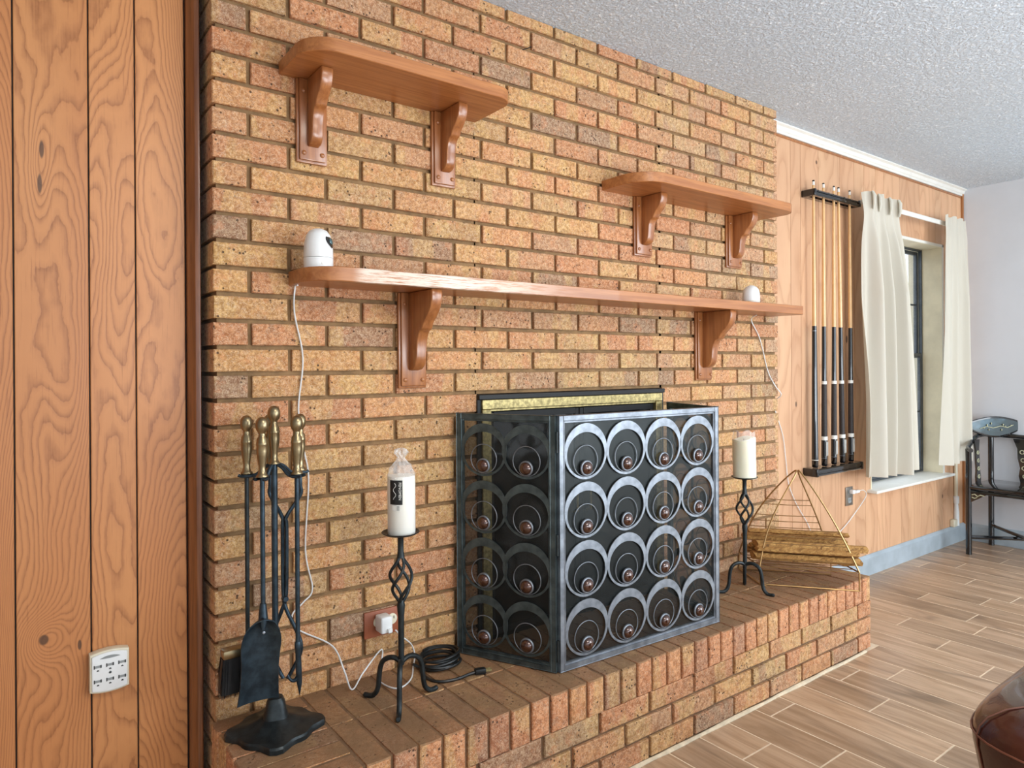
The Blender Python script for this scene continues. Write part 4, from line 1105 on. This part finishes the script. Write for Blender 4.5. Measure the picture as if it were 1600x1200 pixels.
# ------------------------------------------------------------------ cue rack and cues
ck = thing('cue_rack', 'black wall rack for pool cues with an upper and a lower rail', 'cue rack', (3.0, PY, 1.3))
for nm, z0, z1, yy in (('upper_rail', 2.000, 2.032, .030), ('lower_rail', .612, .650, .026)):
    b = MB(); x0, x1 = 2.805, 3.262
    back = PY - .0005 if nm == 'lower_rail' else .0500
    b.prism([(back, z0), (yy + .004, z0), (yy, z0 + .004), (yy, z0 + .011), (yy + .004, z0 + .013), (yy + .004, z0 + .018), (yy, z0 + .020), (yy, z1 - .006), (yy + .006, z1), (back, z1)], x0 + .02, x1 - .02, lambda a, c, s: Vector((s, a, c)))
    if nm == 'upper_rail': b.box((x0 + .02, .0735, z0), (x1 - .02, PY - .0005, z1))
    for xx in (x0, x1 - .02): b.box((xx, yy - .003, z0 - .001), (xx + .0195, PY - .0005, z1 + .001), .004, 2)
    b.build(nm, M['gloss_black'], ck, smooth=30)
cues = [(2.853, 2.853, 0), (2.940, 2.946, 1), (3.033, 3.046, 1), (3.118, 3.092, 1), (3.205, 3.205, 1)]
lbl = ['pool cue nearest the bricks, its whole butt plain black', 'pool cue second from the bricks, white rings on its black butt', 'pool cue in the middle of the rack with white ringed butt',
       'pool cue second from the curtain, leaning slightly left at the top', 'pool cue nearest the curtain with white ringed butt']
for i, (xb, xt, ring) in enumerate(cues):
    t = thing('pool_cue', lbl[i], 'pool cue', (xb, .0618, .651), 'pool cues in the wall rack')
    yc = .0618
    def Pq(z): s = (z - .652) / 1.42; return Vector((xb + (xt - xb) * s, yc, z))
    R = lambda z: .0145 - .0085 * (z - .652) / 1.42
    zj = 1.358
    MB().tube([Pq(zj), Pq(1.7), Pq(2.060)], [R(zj), R(1.7), R(2.06)], 12).build('shaft', M['cue_wood'], t)
    MB().tube([Pq(2.0605), Pq(2.078)], [.0064, .0062], 12).build('ferrule', M['label_white'], t)
    MB().tube([Pq(2.0785), Pq(2.085)], [.0062, .0050], 12).build('tip', M['cord_black'], t)
    if ring:
        MB().tube([Pq(1.082), Pq(zj)], [R(1.08), R(zj)], 12).build('forearm', M['gloss_black'], t)
        MB().tube([Pq(1.066), Pq(1.0815)], [R(1.066) + .0012, R(1.08) + .0012], 14).build('ring', M['label_white'], t)
        MB().tube([Pq(.802), Pq(1.0655)], [R(.8) + .0008, R(1.066) + .0005], 12).build('wrap', M['cue_wrap'], t)
        MB().tube([Pq(.783), Pq(.8015)], [R(.78) + .0022, R(.8) + .0022], 14).build('ring', M['label_white'], t)
        MB().tube([Pq(.692), Pq(.7825)], [R(.69) + .001, R(.78) + .001], 12).build('butt_sleeve', M['gloss_black'], t)
        for da in (-.6, .5): MB().box((xb + .011 * math.sin(da) - .0018, yc - .0168, .705), (xb + .011 * math.sin(da) + .0018, yc - .0140, .775), .0006).build('inlay', M['label_white'], t)
        MB().tube([Pq(.6905), Pq(.6915)], [.0150, .0150], 12).build('ring', M['pewter'], t)
        MB().tube([Pq(.652), Pq(.659), Pq(.690)], [.0105, .0145, .0148], 12).build('butt_cap', M['gloss_black'], t)
    else:
        MB().tube([Pq(.692), Pq(zj)], [R(.69) + .002, R(zj) + .001], 12).build('butt', M['gloss_black'], t)
        MB().tube([Pq(.6885), Pq(.6915)], [.0165, .0165], 12).build('ring', M['label_white'], t)
        MB().tube([Pq(.652), Pq(.659), Pq(.688)], [.0115, .0155, .0160], 12).build('butt_cap', M['gloss_black'], t)
        MB().tube([Pq(1.332), Pq(1.335)], [R(1.33) + .0018] * 2, 12).build('ring', M['pewter'], t)

# ------------------------------------------------------------------ curtains and rod
rd = thing('curtain_rod', 'white curtain rod spanning the window between the two curtains', 'curtain rod', (3.9, 0, 2.03))
MB().box((3.25, .008, 2.012), (4.52, .018, 2.040), .004, 2).build('rod', M['white_paint'], rd)
for xx in (3.25, 4.50): MB().box((xx, .018, 2.014), (xx + .02, PY - .0005, 2.036), .004).build('bracket', M['white_paint'], rd)
def curtain(label, xt0, xt1, xb0, xb1, zt, zb, folds, seed, swing, ak=1.0):
    t = thing('curtain', label, 'curtain', ((xt0 + xt1) / 2, 0, zb))
    rnd = random.Random(seed); ph = [rnd.uniform(0, 6.28) for _ in range(6)]
    def f(u, v):
        s = v ** .8
        x0 = xt0 + (xb0 - xt0) * s; x1 = xt1 + (xb1 - xt1) * s
        uu = u + .022 * math.sin(2 * PI * u * 2 + ph[0] + 2.2 * v) * s
        x = x0 + (x1 - x0) * uu
        head = max(0, 1 - v / .06)
        a = 2 * PI * folds * u + ph[1] + .9 * math.sin(3 * v + ph[2])
        amp = .020 + .040 * min(1, v / .35) * (.75 + .35 * math.sin(2 * PI * u * 1.7 + ph[3]))
        a += .8 * math.sin(2 * PI * u + ph[2] + 1.3 * v)
        y = -.016 - amp * .35 + amp * (math.sin(a) * .75 + .22 * math.sin(2 * a + ph[4] + 2 * v) + .12 * math.sin(5.3 * a * .5 + 3 * v))
        tight = math.exp(-((v - .085) / .05) ** 2)
        y *= ak
        y = y * (1 - .45 * tight) - .012 * tight
        pin = math.cos(2 * PI * folds * u + ph[1]); y += head * .010 * (1 if pin > .6 else 0)
        z = zt + (zb - zt) * v + .006 * math.sin(2 * PI * u * 3) * head + .008 * math.sin(4 * u + ph[5]) * s
        return Vector((x + swing * math.sin(PI * v) * .02, min(y, .0) - .004, z))
    MB().grid(f, 110, 60).build('cloth', M['curtain'], t, smooth=80, solid=.0016)
    for i in range(int(folds)):
        u = (i + .5) / folds; c = f(u, .0)
        pp = MB()
        for dx in (-.007, 0, .007):
            pp.tube([c + Vector((dx, -.004, .002)), c + Vector((dx * 1.2, -.013, -.02)), c + Vector((dx * .8, -.013, -.06)), c + Vector((dx * .3, -.008, -.092))], [.003, .0055, .0055, .0025], 7)
        pp.build('pinch_pleat', M['curtain'], t)
curtain('pale green-beige curtain hanging left of the window beside the cue rack', 3.190, 3.565, 3.195, 3.735, 2.060, .575, 4, 4, 0)
curtain('cream backlit curtain hanging right of the window by the grey wall', 4.180, 4.475, 4.105, 4.525, 2.065, .560, 3, 9, 0, .55)

# ------------------------------------------------------------------ lacquered corner chair
CZ = .412
LA, LB, LC, LD = (4.345, -.075), (4.700, -.075), (4.700, -.455), (4.345, -.455)
ch = thing('corner_chair', 'black lacquer corner armchair with painted crest standing by the grey wall', 'chair', (4.52, -.26, 0))
for (x, y), top in ((LA, .645), (LB, .70), (LC, .645), (LD, CZ)):
    MB().tube(smooth_path([(x, y, 0), (x, y, .2), (x, y, CZ - .02), (x, y, CZ + .0)] + ([(x + (.004 if top < .7 else 0), y, (CZ + top) / 2), (x, y, top)] if top > CZ else []), 4), .0165, 10).build('leg', M['gloss_black'], ch)
seat = MB().box((LA[0] - .012, LD[1] - .012, CZ - .012), (LB[0] + .012, LA[1] + .012, CZ + .010), .006, 2)
seat.build('seat', M['gloss_black'], ch)
b = MB()
for p_, q_ in ((LA, LB), (LB, LC), (LC, LD), (LD, LA)): b.tube([(*p_, CZ - .026), (*q_, CZ - .026)], .012, 8)
b.build('apron', M['gloss_black'], ch)
MB().tube([(*LA, .105), (*LC, .105)], .011, 8).build('stretcher', M['gloss_black'], ch)
MB().tube([(*LB, .128), (*LD, .128)], .011, 8).build('stretcher', M['gloss_black'], ch)
cor = lambda x, y, sx_, sy_: [Vector((x, y, CZ - .03)), Vector((x + .105 * sx_, y + .105 * sy_, CZ - .03)), Vector((x + .06 * sx_, y + .06 * sy_, CZ - .062)), Vector((x, y, CZ - .10))]
for (x, y), dirs in ((LA, ((1, 0), (0, -1))), (LD, ((0, 1), (1, 0))), (LC, ((0, 1), (-1, 0)))):
    for dx, dy in dirs:
        q = MB(); pts = cor(x, y, dx, dy); n_ = Vector((-dy, dx, 0)) * .006
        A = [q.bm.verts.new(p + n_) for p in pts]; B = [q.bm.verts.new(p - n_) for p in pts]
        q.bm.faces.new(A); q.bm.faces.new(B[::-1])
        for i in range(4): q.bm.faces.new((A[i], A[(i + 1) % 4], B[(i + 1) % 4], B[i]))
        br_ = q.build('corner_bracket', M['gloss_black'], ch, smooth=0)
        v0 = Vector((x, y, CZ - .045)); d_ = Vector((dx, dy, 0)); s_ = MB()
        for side in (1, -1):
            off_ = Vector((-dy, dx, 0)) * .0068 * side
            s_.tube([v0 + d_ * .020 + off_, v0 + d_ * .035 + off_ + Vector((0, 0, .006)), v0 + d_ * .05 + off_ + Vector((0, 0, -.006)), v0 + d_ * .065 + off_ + Vector((0, 0, .004)), v0 + d_ * .085 + off_], .003, 5)
            s_.tube([v0 + d_ * .020 + off_ + Vector((0, 0, -.014)), v0 + d_ * .034 + off_ + Vector((0, 0, -.020)), v0 + d_ * .048 + off_ + Vector((0, 0, -.012))], .003, 5)
        s_.build('carving', M['inlay'], br_)
arm = smooth_path([(LA[0] - .045, LA[1] - .030, .640), (LA[0] - .010, LA[1] - .004, .648), (LA[0] + .05, LA[1] + .010, .668), (LA[0] + .18, LA[1] + .022, .704), (LB[0] - .02, LB[1] + .016, .712), (LB[0] + .012, LB[1] - .05, .708), (LC[0] + .020, LC[1] + .16, .70), (LC[0] + .012, LC[1] + .05, .668), (LC[0], LC[1], .650), (LC[0] - .03, LC[1] - .045, .640)], 7)
MB().tube(arm, .0135, 9).build('arm_rail', M['gloss_black'], ch)
# crest over the rear corner, facing the room
cd_ = Vector((.60, .80, 0)); cu_ = Vector((.80, -.60, 0)); cc2 = Vector((4.640, -.118, 0))
def crest_out(k=40):
    pts = []
    for i in range(k):
        a = 2 * PI * i / k; x = .195 * math.cos(a) * (1 + .10 * math.cos(2 * a)); z = .060 * math.sin(a) * (1 - .12 * math.cos(2 * a))
        x *= 1.0 if z > -.01 else .80
        pts.append((x, z))
    return pts
cf = lambda a, c, s: cc2 + cu_ * a + cd_ * (s + .25 * a * a) + Vector((0, 0, .765 + c))
cp = MB().prism(crest_out(), -.009, .009, cf, bev=.004).build('crest', M['gloss_black'], ch, smooth=50)
MB().prism([(a * .90, c * .82) for a, c in crest_out()], -.0105, -.0088, cf).build('painted_panel', M['lacquer'], cp)
il = MB(); ilf = lambda a, c: cf(a, c, -.0118)
il.tube([ilf(-.10, -.01), ilf(-.06, .004), ilf(-.02, -.006), ilf(.03, .006), ilf(.07, -.004), ilf(.11, .012)], .0022, 6)
for (a, c, s) in ((-.055, .012, .012), (-.03, .022, .010), (-.045, -.016, .009), (.045, .014, .010), (.06, .003, .008), (.035, -.018, .009), (-.075, -.006, .007), (.095, .010, .006)):
    il.lathe([(.0004, -.002), (s * .7, -.001), (s * .7, .001), (.0004, .002)], ilf(a, c), 7, 'Y')
il.build('inlay', M['inlay'], cp)
for (p_, q_) in (((LA, LB)), ((LB, LC))):
    A_ = Vector((*p_, 0)).lerp(Vector((*q_, 0)), .42 if p_ is LA else .5); d_ = (Vector((*q_, 0)) - Vector((*p_, 0))).normalized()
    q = MB(); n_ = Vector((-d_.y, d_.x, 0))
    prof_ = [(.030, CZ + .008), (.034, CZ + .05), (.022, CZ + .10), (.028, CZ + .16), (.024, CZ + .22), (.040, .692)]
    out_ = [(w_, z) for w_, z in prof_] + [(-w_, z) for w_, z in prof_[::-1]]
    q.prism(out_, -.005, .005, lambda a, c, s: A_ + d_ * (a - (c - CZ) * .10) + n_ * s + Vector((0, 0, c)))
    so = q.build('splat', M['gloss_black'], ch)
    s2 = MB()
    for k in range(4):
        for sd in (-1, 1):
            c_ = A_ + Vector((0, 0, CZ + .05 + k * .05)) - d_ * (.05 + k * .05) * .10 + n_ * .0062 * sd
            s2.tube([c_ + d_ * .012 * math.cos(a * .9) + Vector((0, 0, .012 * math.sin(a * .9))) for a in range(8)], .0024, 5, closed=False)
    s2.build('carving', M['inlay'], so)

# ------------------------------------------------------------------ leather ottoman
OX0, OY1 = 1.118, -1.200; OX1, OY0 = 1.86, -1.94; OZ = .455
ot = thing('ottoman', 'brown leather ottoman with piped seams, only its corner in view at lower right', 'ottoman', ((OX0 + OX1) / 2, (OY0 + OY1) / 2, 0))
def rr_pt(a, hx, hy, n_=5.5):
    c_, s_ = math.cos(a), math.sin(a); k = (abs(c_) ** n_ + abs(s_) ** n_) ** (-1 / n_)
    return hx * c_ * k, hy * s_ * k
hx, hy = (OX1 - OX0) / 2, (OY1 - OY0) / 2; ocx, ocy = (OX0 + OX1) / 2, (OY0 + OY1) / 2
layers = [(.86, .05), (.88, .10), (.91, .18), (.945, .28), (.98, .36), (.998, .400), (1.0, .420), (.988, .438), (.955, .456), (.88, .474), (.76, .486), (.55, .496), (.25, .502), (.02, .504)]
def ottf(u, v):
    i = v * (len(layers) - 1); k = min(int(i), len(layers) - 2); f_ = i - k
    s = layers[k][0] * (1 - f_) + layers[k + 1][0] * f_; z = layers[k][1] * (1 - f_) + layers[k + 1][1] * f_
    x, y = rr_pt(2 * PI * u, hx * s, hy * s)
    d = .006 * mnoise.noise(Vector((x * 7, y * 7, z * 6)))
    return Vector((ocx + x * (1 + d), ocy + y * (1 + d), z + d))
b = MB().grid(ottf, 96, 40, closed_u=True); b.bm.verts.ensure_lookup_table()
b.bm.faces.new([b.bm.verts[i * 40] for i in range(96)][::-1]); b.bm.faces.new([b.bm.verts[i * 40 + 39] for i in range(96)])
b.build('cushion', M['leather'], ot, smooth=60)
MB().tube([(ocx + rr_pt(2 * PI * i / 96, hx * 1.001, hy * 1.001)[0], ocy + rr_pt(2 * PI * i / 96, hx * 1.001, hy * 1.001)[1], .419) for i in range(96)], .0021, 6, closed=True).build('piping', M['leather_seam'], ot)
for k in range(4):
    a = PI / 4 + k * PI / 2
    pts = []
    for s, z in layers[0:13]:
        x, y = rr_pt(a, hx * s * 1.002, hy * s * 1.002); pts.append((ocx + x, ocy + y, z + .001))
    MB().tube(pts, .0016, 6).build('seam', M['leather_seam'], ot)
for dx in (-1, 1):
    for dy in (-1, 1): MB().box((ocx + dx * hx * .66 - .025, ocy + dy * hy * .66 - .025, 0), (ocx + dx * hx * .66 + .025, ocy + dy * hy * .66 + .025, .055), .004).build('foot', M['gloss_black'], ot)

# small nail in a joint near the ceiling
tag(MB().tube([(.978, .004, 2.208), (1.000, -.022, 2.216)], .0016, 6).build('nail', M['iron']), 'small bent nail in a mortar joint above the left shelf', 'nail')
